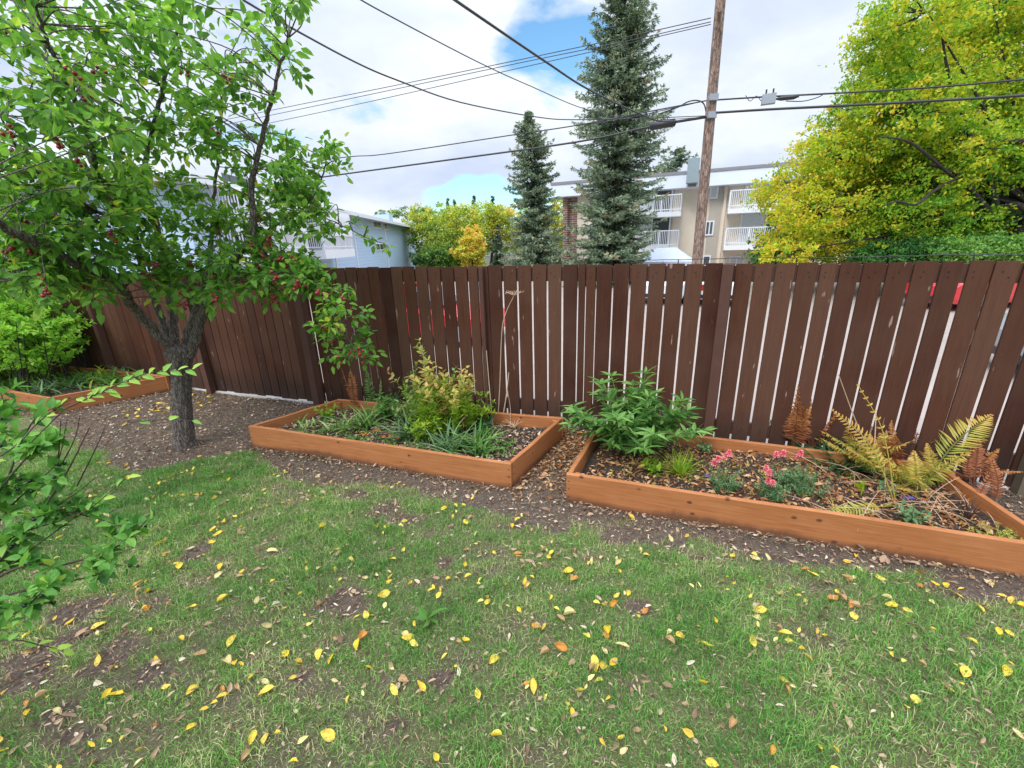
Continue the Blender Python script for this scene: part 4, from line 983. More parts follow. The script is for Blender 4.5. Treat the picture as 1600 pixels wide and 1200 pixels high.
shrub('shrub', g(92,594,.1), 1.85, .8, 16, 28, .075, .045, M_lg, 'light green shrub in the middle of the far left planter, hiding the fence', lean=.4, t0=.3)
for (px,py,mt,lab) in [(30,606,G_mid,'leafy green weed at the front of the far left planter'),(90,610,G_blue,'bluish green weed clump at the front corner of the far left planter'),(125,600,G_mid,'low green weed clump in the middle of the far left planter'),(160,594,G_lime,'light green low plant near the right end of the far left planter'),(-20,600,G_mid,'weed clump at the left edge in the far left planter'),(185,590,G_blue,'grey-green weed clump by the back board of the far left planter'),(60,598,G_lime,'lime green weed clump under the shrubs of the far left planter'),(205,597,G_mid,'small green weed clump near the right corner of the far left planter')]:
    b = g(px,py,.13); mb = MB(); blades(mb, b, 130, (.14,.34), .034, (.3,1.1), .16); plant('leafy_plant', b, lab, 'plant', [('leaves', mb, mt)])

# ------------------------------------------------------------------ foreground shrub at the left edge
M_cot = leafmat('glossy_shrub_leaf', [(0,(.04,.13,.032)),(.5,(.12,.31,.06)),(.85,(.25,.48,.10)),(1,(.42,.58,.10))], .4, .38)
M_blackberry = plain('black_berry', (.008,.008,.010), .25, .1)
b = np.array([-2.6, .95, 0.0]); ms, ml = MB(), MB(); BER = []
SH = [([(-60,940,1.35),(40,830,1.45),(100,745,1.55),(140,668,1.62)],.006), ([(-60,940,1.35),(60,850,1.45),(130,800,1.55),(185,765,1.62)],.004), ([(-80,960,1.3),(20,890,1.35),(110,880,1.45),(190,850,1.52),(230,812,1.56)],.006),
      ([(-80,960,1.3),(10,930,1.3),(90,912,1.38),(160,895,1.45),(178,870,1.5)],.005), ([(-60,900,1.4),(0,780,1.5),(30,700,1.6),(60,650,1.7),(110,630,1.8)],.005), ([(-60,900,1.4),(10,800,1.5),(50,760,1.55),(90,720,1.6),(105,655,1.66)],.004),
      ([(-80,990,1.25),(20,960,1.28),(60,930,1.3),(85,900,1.35)],.004), ([(-60,880,1.45),(-10,700,1.55),(5,640,1.62),(-5,590,1.7)],.005), ([(-60,850,1.45),(20,740,1.5),(60,700,1.55),(80,690,1.6)],.004),([(-60,900,1.4),(20,840,1.45),(80,800,1.5),(150,810,1.55),(210,830,1.55)],.004),([(-60,900,1.4),(10,860,1.45),(60,810,1.5),(120,770,1.55),(150,745,1.6)],.004)]
for pp, r_ in SH:
    path = catmull([pt(*a) for a in pp], 8); ms.tube(path, [r_, r_*.35], 6)
    for k in range(15):
        t = random.uniform(.12,.98); q, tg = along(path, np.array([t])); pr = proj(q)[0]
        if pr[0] > 120 and pr[1] < 790 and random.random() < .75: continue
        if random.random() < .12: continue
        sub = stem_path(q[0], rng.uniform(0,6.28), rng.uniform(.8,1.7), rng.uniform(.03,.09), .2, 5)
        leafy_stem(ms, ml, sub, 6, .062, .038, .1, r=.0012, fold=.25)
        if random.random() < .22:
            for j in range(random.randint(1,2)): BER.append(sub[-1]+rng.normal(0,.01,3))
# reaching twigs with pale leaves
for pp, n_ in [([(100,640,1.5),(160,612,1.5),(225,585,1.5),(300,577,1.5)],18), ([(-80,760,1.4),(20,700,1.45),(60,660,1.5),(110,625,1.5),(170,612,1.5)],9), ([(40,830,1.45),(130,800,1.5),(170,770,1.53),(200,745,1.55)],5), ([(-60,1010,1.2),(20,1000,1.22),(70,1010,1.25),(100,1015,1.27)],7), ([(200,660,1.75),(255,655,1.78),(300,657,1.8)],3)]:
    path = catmull([pt(*a) for a in pp], 6); ms.tube(path, [.003,.001], 5); t = np.linspace(.15,1,n_); q, tg = along(path, t)
    d = nrm(tg*.9+np.column_stack([np.zeros(n_), np.zeros(n_), np.where(np.arange(n_)%2,.5,-.45)])+rng.normal(0,.12,(n_,3)))
    leaves(ml, q, d, .044, .022, rnd=rng.uniform(.8,1,n_), nor=nrm(CAM-q)*.6+np.array([0,0,.7])+rng.normal(0,.2,(n_,3)))
for pp in [[(90,740,1.6),(93,690,1.6),(95,655,1.6)], [(85,745,1.6),(115,690,1.62),(125,650,1.62)], [(120,760,1.6),(150,700,1.6),(165,665,1.6)]]:
    ms.tube(catmull([pt(*a) for a in pp], 5), [.0028,.0012], 5)
ms.tube([b, pt(-60,940,1.35)], [.014,.008], 8); ms.tube([b+[.03,0,0], pt(-80,960,1.3)], [.012,.007], 8); ms.tube([b-[.04,0,0], pt(-60,880,1.45)], [.012,.006], 8); ms.tube([b+[0,.03,0], pt(-80,990,1.25)], [.01,.006], 8)
ms.tube([b+[.0,.04,0], pt(-60,850,1.45)], [.01,.006], 8);ms.tube([b+[.01,.04,0], pt(-60,900,1.4)], [.01,.006], 8);ms.tube([b+[.01,.04,0], pt(-60,1010,1.2)], [.006,.003], 8);ms.tube([pt(50,690,1.5), pt(100,640,1.5)], .002, 5);ms.tube([pt(160,700,1.7), pt(200,660,1.75)], .0012, 5)
rs = plant('shrub', b, 'near glossy dark green shrub with black berries reaching in at the left edge', 'shrub', [('stem', ms, M_twig), ('foliage', ml, M_cot)])
for q in BER[:95]: mbr = MB(); sphere(mbr, q, .0065, 8, 6, sz=1.1); mbr.build('berry', M_blackberry, rs, smooth=True)
# things lying on the lawn
b = g(668,975); ml = MB(); a = np.array([.3,1.2,-.6,2.4,-1.6,3.2]); leaves(ml, np.repeat([b+[0,0,.035]],6,0), np.column_stack([np.cos(a),np.sin(a),[.5,.8,.3,.5,.2,.3]]), [.13,.11,.10,.09,.09,.07], .045, fold=.5, rnd=np.full(6,.4))
ml.tube([b, b+[0,0,.04]], .003, 5); o = ml.build('broadleaf_weed', G_mid, origin=b); tag(o, 'green broad-leaved weed sprouting in the middle of the lawn', 'plant')
for (x0,y0,x1,y1,lab) in [(953,1048,990,1075,'thin grey twig lying on the lawn at the bottom centre'),(100,960,205,968,'thin dark twig lying across the bare soil at lower left')]:
    p0, p1 = g(x0,y0,.03), g(x1,y1,.03); mb = MB(); mb.tube(catmull([p0,(p0+p1)/2+rng.normal(0,.008,3),p1],5), [.003,.002], 5); o = mb.build('twig', M_bark, origin=p0); tag(o, lab, 'twig')

# ------------------------------------------------------------------ utility poles and cables
M_metal = plain('grey_metal', (.30,.33,.36), .5, .1, 5, metal=.3)
PY = 14.2
pb = pt(1089,412,PY); ptop = pt(1131,-20,PY-.0)
# straight pole through the two observed points
up_ = pt(1117,100,PY); dirp = (up_-pb)/(up_[2]-pb[2]); foot = pb+dirp*(AZ-pb[2]); tip = pb+dirp*(9.3-pb[2])
pole = empty('utility_pole', foot, 'brown wooden utility pole in front of the beige apartment block', 'utility pole', 'utility poles')
mb = MB(); mb.tube([foot-dirp*.3, *[foot+dirp*k for k in np.linspace(.2, tip[2]-foot[2], 12)]], [.165,.125], 16); mb.build('shaft', M_pole, pole, smooth=True)
def at_pole(y): 
    zz = np.linspace(0, 10, 800); q = proj(foot+dirp*zz[:,None]); return foot+dirp*zz[np.argmin(abs(q[:,1]-y))]
FVP = nrm(ray(-812,428)*[1,1,0])        # direction of the alley
cross = at_pole(40)
mb = MB(); pd = np.array([FVP[1], -FVP[0], 0]); mb.tube([cross-pd*.7+[0,0,.1], cross+pd*.7+[0,0,.1]], .05, 8)
for k in (-.6,.05,.6): mb.tube([cross+pd*k+[0,0,.1], cross+pd*k+[0,0,.32]], [.035,.03], 8)
mb.build('crossarm', M_pole, pole)
mb = MB()
for y_ in (155,182): c_ = at_pole(y_); mb.tube([c_-[0,.2,0], c_+[0,.2,0]], .04, 8); mb.box(c_-[.14,.22,.08], c_+[.10,-.12,.08])
mb.build('bracket', M_metal, pole)
# second pole far left, behind the fruit tree
f2a, f2b = pt(197,300,25.), pt(157,106,25.); d2 = (f2b-f2a)/(f2b[2]-f2a[2]); foot2 = f2a+d2*(AZ-f2a[2])
pole2 = empty('utility_pole', foot2, 'pale grey utility pole seen through the fruit tree leaves at upper left', 'utility pole', 'utility poles')
mb = MB(); mb.tube([foot2, (foot2+f2b)/2, f2b], [.17,.12], 12); mb.build('shaft', plain('pale_pole', (.42,.38,.34), .8), pole2, smooth=True)
mb = MB(); mb.tube([f2b, f2b+[0,0,.25], f2b+[-.12,0,.6]], [.03,.015], 6); mb.build('tip_rod', M_metal, pole2)
NC = 0
def cable(pts3, r, label, group='overhead cables', name='overhead_cable'):
    mb = MB(); mb.tube(pts3, r, 6); o = mb.build(name, M_black, origin=pts3[0]); tag(o, label, 'cable', group); return o
def run(px_pts, A_, side_dir, far):     # cable along the alley direction through a pole point
    pass
def along_dir(px, py, base_pt, dr):     # point on the vertical plane (base_pt, dr) seen at this pixel
    n = np.array([-dr[1], dr[0], 0]); r = ray(px, py); return CAM+r*(np.dot(base_pt-CAM, n)/np.dot(r, n))
PD = [(1600,124),(1450,137),(1300,147),(1200,151),(1109,155)]
A1 = at_pole(155); A2 = at_pole(180)
def alley_cable(pxs, off, r, lab):
    base_ = A1+pd*off; pts = [along_dir(x, y, base_, FVP) for x, y in pxs]
    cable(catmull(pts, 5), r, lab)
alley_cable([(1900,95),(1600,124),(1450,137),(1300,146),(1200,151),(1105,157)], 0, .022, 'upper black cable running right from the wooden pole across the golden tree')
alley_cable([(1900,126),(1600,149),(1450,158),(1300,166),(1200,171),(1105,177)], -.15, .032, 'lower thick black cable running right from the wooden pole across the golden tree')
alley_cable([(1105,183),(1010,199),(900,222),(700,250),(530,273),(300,305),(60,335)], -.15, .030, 'thick lower black cable running left from the wooden pole past the spruces')
alley_cable([(1105,157),(1010,175),(900,196),(800,211),(600,241),(520,248),(300,281),(60,310)], 0, .018, 'thinner upper black cable running left from the wooden pole past the spruces')
alley_cable([(1112,155),(1033,173),(960,188),(900,196)], .1, .012, 'slim cable just left of the wooden pole above the black splice case')
for k, (l_, lab) in enumerate([([(1111,28),(950,64),(780,100),(600,137),(450,167),(250,208)], 'topmost of the three thin wires crossing the upper sky'), ([(1111,34),(980,64),(818,97),(600,143),(452,174),(250,216)], 'middle of the three thin wires crossing the upper sky'), ([(1111,38),(990,66),(853,97),(640,145),(470,182),(250,228)], 'lowest of the three thin wires crossing the upper sky')]):
    base_ = cross+pd*(-.6+.6*k); cable(catmull([along_dir(x, y, base_, FVP) for x, y in l_], 5), .011, lab, 'thin wires high in the sky')
def drop(l_, r, lab):
    cable(catmull([pt(x, y, Y) for x, y, Y in l_], 6), r, lab, 'service drops to the house')
drop([(1102,181,PY-.1),(1000,185,13),(900,187,11.6),(840,183,10.7),(720,160,9),(620,125,7.6),(553,96,6.8),(440,35,5.5),(380,0,4.8)], .011, 'sagging service cable from the pole up to the top edge, leftmost of three')
drop([(1102,183,PY-.1),(1010,187,13),(920,172,11.2),(830,135,9.6),(745,96,8.2),(600,20,6.4),(540,-15,5.6)], .008, 'thin service cable between the two heavier drops')
drop([(1102,182,PY-.1),(1040,190,13.2),(1000,178,12.2),(920,140,10.2),(852,96,8.6),(740,20,6.8),(690,-15,5.9)], .018, 'heavy black service cable from the pole up to the top edge, rightmost of three')
cable(catmull([along_dir(x,y,A1+pd*.05,FVP) for x,y in [(1030,178),(1058,168),(1075,159),(1090,157),(1100,163),(1104,181)]], 6), .018, 'looping black cable curving into the left side of the wooden pole')
cable(catmull([along_dir(x,y,A1+pd*.02,FVP) for x,y in [(1228,158),(1255,158),(1278,152),(1290,145)]], 6), .012, 'short slack wire hanging under the upper cable right of the grey box')
cable(catmull([along_dir(x,y,A1+pd*.02,FVP) for x,y in [(1165,149),(1172,158),(1182,150),(1190,158),(1196,155)]], 6), .009, 'small wire loops hanging left of the grey cable box')
c0, c1 = along_dir(1015,198,A1-pd*.2,FVP), along_dir(1056,191,A1-pd*.2,FVP)
mb = MB(); mb.tube([c0, c0*.95+c1*.05, c0*.5+c1*.5, c0*.05+c1*.95, c1], [.06,.11,.11,.11,.06], 10); o = mb.build('splice_case', M_black, origin=c0, smooth=True); tag(o, 'long black splice case hanging on the cables left of the wooden pole', 'splice case')
c0 = along_dir(1201,155,A1,FVP); u2 = -FVP
rt = empty('cable_box', c0, 'grey metal amplifier box hung on the upper cable right of the pole', 'cable box')
mb = MB(); Mf = lambda v: c0+v[:,:1]*u2+v[:,1:2]*pd+v[:,2:]*np.array([0,0,1])
mb.box((-.17,-.09,-.12),(.17,.09,.12), Mf); mb.build('housing', M_metal, rt)
mb = MB(); mb.box((-.10,-.02,.12),(-.06,.02,.24), Mf); mb.box((.07,-.02,.12),(.11,.02,.24), Mf); mb.build('hanger', M_black, rt)
mb = MB(); mb.tube([Mf(np.array([[.17,0,-.02]]))[0], Mf(np.array([[.3,0,-.02]]))[0], Mf(np.array([[.6,0,-.03]]))[0], Mf(np.array([[.72,0,-.03]]))[0]], [.02,.06,.06,.02], 8); mb.build('connector', M_black, rt)

# ------------------------------------------------------------------ beige apartment block
M_stucco = plain('beige_stucco', (.74,.64,.52), .9, .06, 3, bump=.1); M_stucco2 = plain('darker_beige_panel', (.46,.41,.35), .9, .08, 3)
M_white = plain('white_trim', (.78,.79,.82), .6, .05, 3); M_fascia = plain('blue_white_fascia', (.74,.79,.88), .6, .05, 2)
M_glass = None
def glassm(name, col, rough=.08):
    m, nt = newmat(name); return finish(m, nt, mixc(nt, noise(nt, .6, 3, coords(nt, obj=False)), col, tuple(c_*1.6 for c_ in col)), rough, spec=.9)
M_glass = glassm('dark_window_glass', (.05,.055,.065)); M_curt = plain('pale_curtain', (.55,.58,.60), .5, .2, 8, spec=.8)
M_roofg = plain('grey_roof_edge', (.25,.24,.26), .8)
def brick_mat():
    m, nt = newmat('brown_brick'); b_ = node(nt, 'ShaderNodeTexBrick'); b_.inputs['Scale'].default_value = 1
    for k_, v_ in (('Color1',(.20,.085,.06,1)),('Color2',(.28,.13,.09,1)),('Mortar',(.42,.36,.32,1))): b_.inputs[k_].default_value = v_
    b_.inputs['Brick Width'].default_value = .42; b_.inputs['Row Height'].default_value = .16; b_.inputs['Mortar Size'].default_value = .022
    s_ = nt.nodes.new('ShaderNodeSeparateXYZ'); nt.links.new(coords(nt, obj=False), s_.inputs[0]); c_ = nt.nodes.new('ShaderNodeCombineXYZ')
    ad = node(nt, 'ShaderNodeMath', operation='ADD'); nt.links.new(s_.outputs[0], ad.inputs[0]); nt.links.new(s_.outputs[1], ad.inputs[1])
    nt.links.new(ad.outputs[0], c_.inputs[0]); nt.links.new(s_.outputs[2], c_.inputs[1]); nt.links.new(c_.outputs[0], b_.inputs['Vector'])
    return finish(m, nt, b_.outputs[0], .9)
M_brick = brick_mat()
oa = pt(1134,336,31.0); angA = atan2(-FVP[1], -FVP[0])
fb = Frame(oa[:2], ang=angA)
if fb.px(1200,300)[0] < fb.px(1000,300)[0]: fb.u = -fb.u
def S(x, y=330): return fb.px(x, y)[0]
def Z(x, y): return fb.px(x, y)[1]
sL, sR = S(882), S(1134)+26
zf0, zf1 = Z(1134,291), Z(1134,270)
apt = empty('apartment_building', fb.at(0,0,-1.8), 'beige three storey apartment block with white balconies behind the wooden pole', 'building')
mb = MB(); fb.box(mb, sL+.35, sR, -14, 0, -1.85, zf0+.05); mb.build('wall', M_stucco, apt)
mb = MB(); fb.box(mb, sL, sL+.35, -14.1, .45, -1.85, zf0); fb.box(mb, sL+.352, S(902), -.3, .04, -1.85, zf0); mb.build('brick_end_wall', M_brick, apt)
rf = MB(); fb.box(rf, S(868), sR+.6, -15, 1.1, zf0, zf1); ro = rf.build('roof', M_fascia, apt)
rf = MB(); fb.box(rf, S(868)-.03, sR+.63, -15.1, 1.15, zf1, zf1+.18); rf.build('roof_edge', M_roofg, ro)
mb = MB(); fb.box(mb, S(1108), S(1127), .002, .05, -1.8, zf0-.02); fb.box(mb, S(1020), S(1052), .002, .05, -1.8, zf0-.02); mb.build('recess_panel', M_stucco2, apt)
mb = MB(); fb.box(mb, S(1129), S(1133), .002, .25, -1.8, zf0-.02); fb.box(mb, S(1096), S(1098.5), .002, .10, -1.8, zf0-.02); mb.build('pilaster', M_stucco, apt)
zs = [Z(1134,390), Z(1134,335.5)]; FH = zs[1]-zs[0]; zs = [zs[0], zs[1]]
def window(fr, root, s0, s1, z0, z1, split=1, mat=None, d=.0):
    mb = MB(); t = .09
    for a in ((s0,s1,z0,z0+t),(s0,s1,z1-t,z1),(s0,s0+t,z0+t,z1-t),(s1-t,s1,z0+t,z1-t)): fr.box(mb, a[0], a[1], d+.003, d+.075, a[2], a[3])
    for k in range(1, split): m_ = s0+(s1-s0)*k/split; fr.box(mb, m_-t*.4, m_+t*.4, d+.006, d+.07, z0+t, z1-t)
    w_ = mb.build('window', M_white, root); mb = MB(); fr.box(mb, s0+t*.9, s1-t*.9, d+.001, d+.03, z0+t*.9, z1-t*.9); mb.build('pane', mat or M_glass, w_); return w_
def half_window(fr, root, s0, s1, z0, z1, d=.0):    # door pane: one half curtained
    w_ = window(fr, root, s0, s1, z0, z1, 2, M_glass, d); mb = MB(); fr.box(mb, s0+.1, (s0+s1)/2-.05, d+.031, d+.04, z0+.1, z1-.1); mb.build('curtained_pane', M_curt, w_)
def balcony(fr, root, s0, s1, zb, dep=1.5, hh=1.05, thick=.28):
    mb = MB(); fr.box(mb, s0, s1, .01, dep, zb, zb+thick); o_ = mb.build('balcony', M_white, root); mb = MB(); zt = zb+thick+hh
    def rail(a, b_, axis, c_):
        n_ = int((b_-a)/.11)
        for k in range(n_+1):
            p_ = a+(b_-a)*k/n_; w_ = .045 if k % 12 == 0 else .016
            if axis == 's': fr.box(mb, p_-w_, p_+w_, c_-.02, c_+.02, zb+thick, zt)
            else: fr.box(mb, c_-.02, c_+.02, p_-w_, p_+w_, zb+thick, zt)
    rail(s0+.05, s1-.05, 's', dep-.05); rail(.1, dep-.12, 'd', s0+.05); rail(.1, dep-.12, 'd', s1-.05)
    for zz in (zt, zb+thick+.14):
        fr.box(mb, s0+.02, s1-.02, dep-.08, dep-.02, zz, zz+.06); fr.box(mb, s0+.02, s0+.08, .02, dep-.085, zz, zz+.06); fr.box(mb, s1-.08, s1-.02, .02, dep-.085, zz, zz+.06)
    mb.build('railing', M_white, o_)
s_b1, s_b1e = S(1079)-4.6, S(1079)-.55
s_b2, s_b2e = S(1136), S(1136)+5.2
for k, zb in enumerate(zs):
    for (a, e) in ((s_b1,s_b1e),(s_b2,s_b2e),(s_b2+10,s_b2e+10)):
        balcony(fb, apt, a, e, zb)
    half_window(fb, apt, s_b1e-3.2, s_b1e-.7, zb+.3, zb+2.35, .055); half_window(fb, apt, s_b2+.9, s_b2+3.9, zb+.3, zb+2.35)
window(fb, apt, S(1106), S(1119), Z(1112,311), Z(1112,290)+.0, 1, M_curt, .05)
window(fb, apt, S(1101.5,355), S(1115.5,355), Z(1108,368), Z(1108,345), 2, M_glass, .05)
window(fb, apt, S(1098,400), S(1111,400), Z(1104,420), Z(1104,399), 1, M_glass, .05)
window(fb, apt, S(1140,400), S(1164,400), Z(1150,425), Z(1150,400), 2, M_curt)
window(fb, apt, S(1180,400), S(1204,400), Z(1190,425), Z(1190,402), 2)
for x_ in (920,950): 
    for (a,b_) in ((300,322),(350,372)): window(fb, apt, S(x_), S(x_+18), Z(x_,b_), Z(x_,a), 2)
mb = MB(); sc0, sc1 = S(1075.5,270), S(1093,270); fb.box(mb, sc0, sc1, 1.16, 1.9, Z(1084,290), Z(1084,254)); mb.build('duct_box', plain('grey_blue_metal', (.27,.33,.36), .6), apt)
mb = MB(); fb.box(mb, sc0+.1, sc1-.1, .06, 1.15, Z(1084,290)-.16, Z(1084,290)-.004); mb.build('duct_bracket', M_roofg, apt)

# ------------------------------------------------------------------ pale blue apartment block
def siding_mat():
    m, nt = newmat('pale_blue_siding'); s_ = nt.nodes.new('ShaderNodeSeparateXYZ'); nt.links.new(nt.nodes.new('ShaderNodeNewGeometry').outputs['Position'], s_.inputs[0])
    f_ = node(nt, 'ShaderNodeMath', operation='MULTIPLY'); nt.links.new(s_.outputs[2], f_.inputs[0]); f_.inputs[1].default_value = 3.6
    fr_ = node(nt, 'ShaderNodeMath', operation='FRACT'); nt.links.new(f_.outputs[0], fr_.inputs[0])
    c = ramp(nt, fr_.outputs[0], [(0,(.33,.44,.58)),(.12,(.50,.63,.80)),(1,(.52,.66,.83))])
    c = mixc(nt, noise(nt, 2, 4, coords(nt, obj=False)), c, mixc(nt, 1, c, (.9,.93,.97), 'MULTIPLY'))
    return finish(m, nt, c, .7, fr_.outputs[0], .4, .03)
M_side = siding_mat()
ob_ = pt(590,370,46.); dB = nrm(ray(762,377)*[1,1,0]); fB = Frame(ob_[:2], ang=atan2(dB[1], dB[0]))
def SB(x, y=370): return fB.px(x, y)[0]
def ZB(x, y): return fB.px(x, y)[1]
sB1 = SB(647); sB0 = SB(300); zE = ZB(590,345)
blue = empty('apartment_building', fB.at(0,0,-1.8), 'pale blue sided apartment block with white windows left of the golden trees', 'building')
mb = MB(); fB.box(mb, sB0, sB1, -13, 0, -1.85, zE); mb.build('wall', M_side, blue)
def quadroof():
    mb = MB(); o_ = 1.0; e0 = zE+.02; rz = zE+1.9
    A_ = [fB.at(sB0-o_, o_, e0), fB.at(sB1+o_, o_, e0), fB.at(sB1+o_, -14, e0), fB.at(sB0-o_, -14, e0), fB.at(sB0+3, -6.5, rz), fB.at(sB1-4, -6.5, rz)]
    A_ += [a+np.array([0,0,-.22]) for a in A_[:4]]
    mb.add(A_, [np.array([(0,1,5,4),(2,3,4,5),(0,6,7,1),(1,7,8,2),(2,8,9,3),(3,9,6,0),(6,9,8,7)]), np.array([(1,2,5),(3,0,4)])]); return mb
rfo = quadroof().build('roof', plain('pale_grey_shingle', (.42,.42,.44), .9, .12, 4), blue)
mb = MB(); fB.box(mb, sB0-1, sB1+1, 1.002, 1.06, zE-.22, zE+.05); mb.build('gutter', M_white, rfo)
mb = MB(); q0, q1 = SB(626)+0, SB(640); fB.box(mb, q0, q0+2.3, -3.0, -1.2, zE-.2, zE+1.35); ch = mb.build('chimney', M_side, rfo)
mb = MB()
for k in range(4): c_ = fB.at(q0+.4+.5*k, -2.1, zE+1.35); mb.tube([c_, c_+[0,0,.45+.1*(k%2)]], .09, 8)
mb.build('chimney_pipe', M_roofg, ch)
for (a,b_,c_,d_,sp) in [(522.5,535.6,335.5,347.5,2),(582.4,594.7,344.8,356.4,2),(598,604.4,348.5,359,1),(528,541,375.6,387,3),(586.5,598.9,380,391.5,2),(600,606.4,382,393.5,1)]:
    s0, s1 = SB(a, (c_+d_)/2), SB(b_, (c_+d_)/2); xm = (a+b_)/2; window(fB, blue, s0, s1, ZB(xm,d_), ZB(xm,c_), sp)
mb = MB()
for x_ in (519,553,602,646): s_ = SB(x_); fB.box(mb, s_-.09, s_+.09, .003, .08, -1.8, zE-.23)
mb.build('corner_trim', M_white, blue)
sg = SB(518); 
for zb in (ZB(515,402), ZB(515,371)):
    balcony(fB, blue, sg-6.2, sg-.4, zb, 1.6, 1.05, .5); window(fB, blue, sg-4.6, sg-1.6, zb+.6, zb+2.5, 2)
    balcony(fB, blue, sg-14.2, sg-8.4, zb, 1.6, 1.05, .5); window(fB, blue, sg-12.6, sg-9.6, zb+.6, zb+2.5, 2)
# far greyish houses between the trees
for (x0,x1,yt,Y_,lab,mt) in [(757,773,383,70,'small pale grey house glimpsed between the golden trees and a dark conifer',plain('grey_render',(.42,.40,.41),.9)),(784,806,372,74,'brownish balconied block glimpsed left of the smaller spruce',plain('brown_render',(.30,.26,.24),.9))]:
    a, b_ = pt(x0,400,Y_), pt(x1,400,Y_); fr = Frame(a[:2], b=b_[:2]); L_ = seg_dir(a[:2], b_[:2])[1]; zt = pt((x0+x1)/2,yt,Y_)[2]; 
    hs = empty('house', fr.at(L_/2,0,-1.8), lab, 'building'); mb = MB(); fr.box(mb, 0, L_, -8, 0, -1.85, zt); mb.build('wall', mt, hs)
    mb = MB(); fr.box(mb, -.3, L_+.3, -8.3, .4, zt, zt+.35); mb.build('roof', M_roofg, hs)
    for k in range(2): window(fr, hs, L_*.2, L_*.5, .2+k*2.1, 1.3+k*2.1, 2)

# ------------------------------------------------------------------ conifers
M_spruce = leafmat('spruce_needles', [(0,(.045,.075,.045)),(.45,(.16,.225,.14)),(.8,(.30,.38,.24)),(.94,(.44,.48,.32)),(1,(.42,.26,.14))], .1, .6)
def spruce(base, H_, R_, label, nb=420, tuft=.22, group=None, droop=.25, ntw=13, skirt=.02, mat=None, name='spruce_tree', profile=None, trunk_lean=(0,0)):
    ms, ml = MB(), MB(); top_ = base+np.array([trunk_lean[0],trunk_lean[1],H_])
    ms.tube([base-[0,0,.2], (base+top_)/2, top_], [R_*.085, R_*.05, .02], 10)
    P_, D_, LL, RR = [], [], [], []
    for k in range(nb):
        h = (k+random.random())/nb; h = skirt+(1-skirt)*h**1.15
        if profile: rr = R_*np.interp(h, *profile)
        else: rr = R_*(1-h)**.82*(.75+.25*min(1,h*8))
        rr *= random.uniform(.5,1.22); a = random.uniform(0,2*pi); hd = np.array([cos(a),sin(a),0])
        o_ = base+(top_-base)*h; m_ = max(4, int(ntw*rr/R_)+4); t = np.linspace(.15,1,m_)
        tipup = .10*rr if h < .75 else .35*rr
        pth = o_+hd*(rr*t)[:,None]+np.array([0,0,1])*((-droop*rr*np.sin(t*pi*.62)+tipup*t**3))[:,None]
        ms.tube(pth[::max(1,m_//4)], [.03,.008], 4, cap=False) if m_ > 5 else None
        sd = np.cross(hd, [0,0,1]); br = random.gauss(0,.10)
        for i in range(m_):
            for sg in (-1,0,1):
                w = (1-t[i]*.6)*rr*.16
                c_ = pth[i]+sd*sg*w*random.uniform(.4,1.1)
                d_ = hd*(.8 if sg == 0 else .5)+sd*sg*.7+np.array([0,0,random.uniform(-.55,.25)])
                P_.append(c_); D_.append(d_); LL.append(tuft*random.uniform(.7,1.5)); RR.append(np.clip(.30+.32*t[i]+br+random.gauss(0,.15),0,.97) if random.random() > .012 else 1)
    P_, D_, LL, RR = map(np.array, (P_, D_, LL, RR)); N_ = len(P_)
    # every twig is a tuft of several narrow needle sprays
    K = 7
    PP = np.repeat(P_, K, 0)+rng.normal(0,.035,(N_*K,3))*tuft*3; DD = np.repeat(nrm(D_), K, 0)+rng.normal(0,.42,(N_*K,3)); L2 = np.repeat(LL, K)*rng.uniform(.5,1,N_*K)
    rhomb(ml, PP, DD, L2, L2*.26, np.clip(np.repeat(RR,K)+rng.normal(0,.07,N_*K),0,1))
    r = empty(name, base, label, 'tree', group); ms.build('trunk', M_bark_dark, r); ml.build('crown', mat or M_spruce, r); return r
def gp(x, Y): p = pt(x, 400, Y); p[2] = AZ if Y < 19 else -1.75; return p
b = pt(957,400,24.); b[2] = AZ
Ztop = pt(962,-70,24.)[2]
px2m = 24*1.0/670
def prof_from(px_w, ys, Ytree, H_, R_):
    hs = [(pt(960,y,Ytree)[2]-AZ)/H_ for y in ys]; ws = [w*.5*(Ytree/F)*1.02/R_ for w in px_w]
    hs, ws = hs[::-1], ws[::-1]; return ([*hs], [*ws])
ys = [-70,-20,38,96,150,200,260,300,360,410,440]; wd = [4,44,78,98,108,116,110,114,120,126,132]
HB = Ztop-AZ; RB = 3.0; pr_ = prof_from(wd, ys, 24., HB, RB); o_ = np.argsort(pr_[0]); pr_ = (np.array(pr_[0])[o_], np.array(pr_[1])[o_])
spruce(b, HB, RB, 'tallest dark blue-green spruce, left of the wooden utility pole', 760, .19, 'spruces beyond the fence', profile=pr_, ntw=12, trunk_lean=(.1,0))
b = pt(838,400,30.); b[2] = AZ; zt = pt(826,176,30.)[2]; HB2 = zt-AZ; ys = [176,200,240,290,330,370,410,440]; wd = [4,34,60,66,76,88,96,104]
hs = np.array([(pt(830,y,30.)[2]-AZ)/HB2 for y in ys]); ws = np.array([w_*.5*(30/F)/2.4 for w_ in wd]); o_ = np.argsort(hs)
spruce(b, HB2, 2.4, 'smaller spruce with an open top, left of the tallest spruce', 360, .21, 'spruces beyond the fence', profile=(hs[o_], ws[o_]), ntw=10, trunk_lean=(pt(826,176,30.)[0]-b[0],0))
b = pt(1046,400,48.); b[2] = -1.75; spruce(b, pt(1046,231,48.)[2]+1.75, 2.9, 'distant rounded pine top above the beige roof', 200, .32, profile=([0,.5,.78,.9,1],[1,1,.85,.62,.1]), group='spruces beyond the fence', ntw=8)
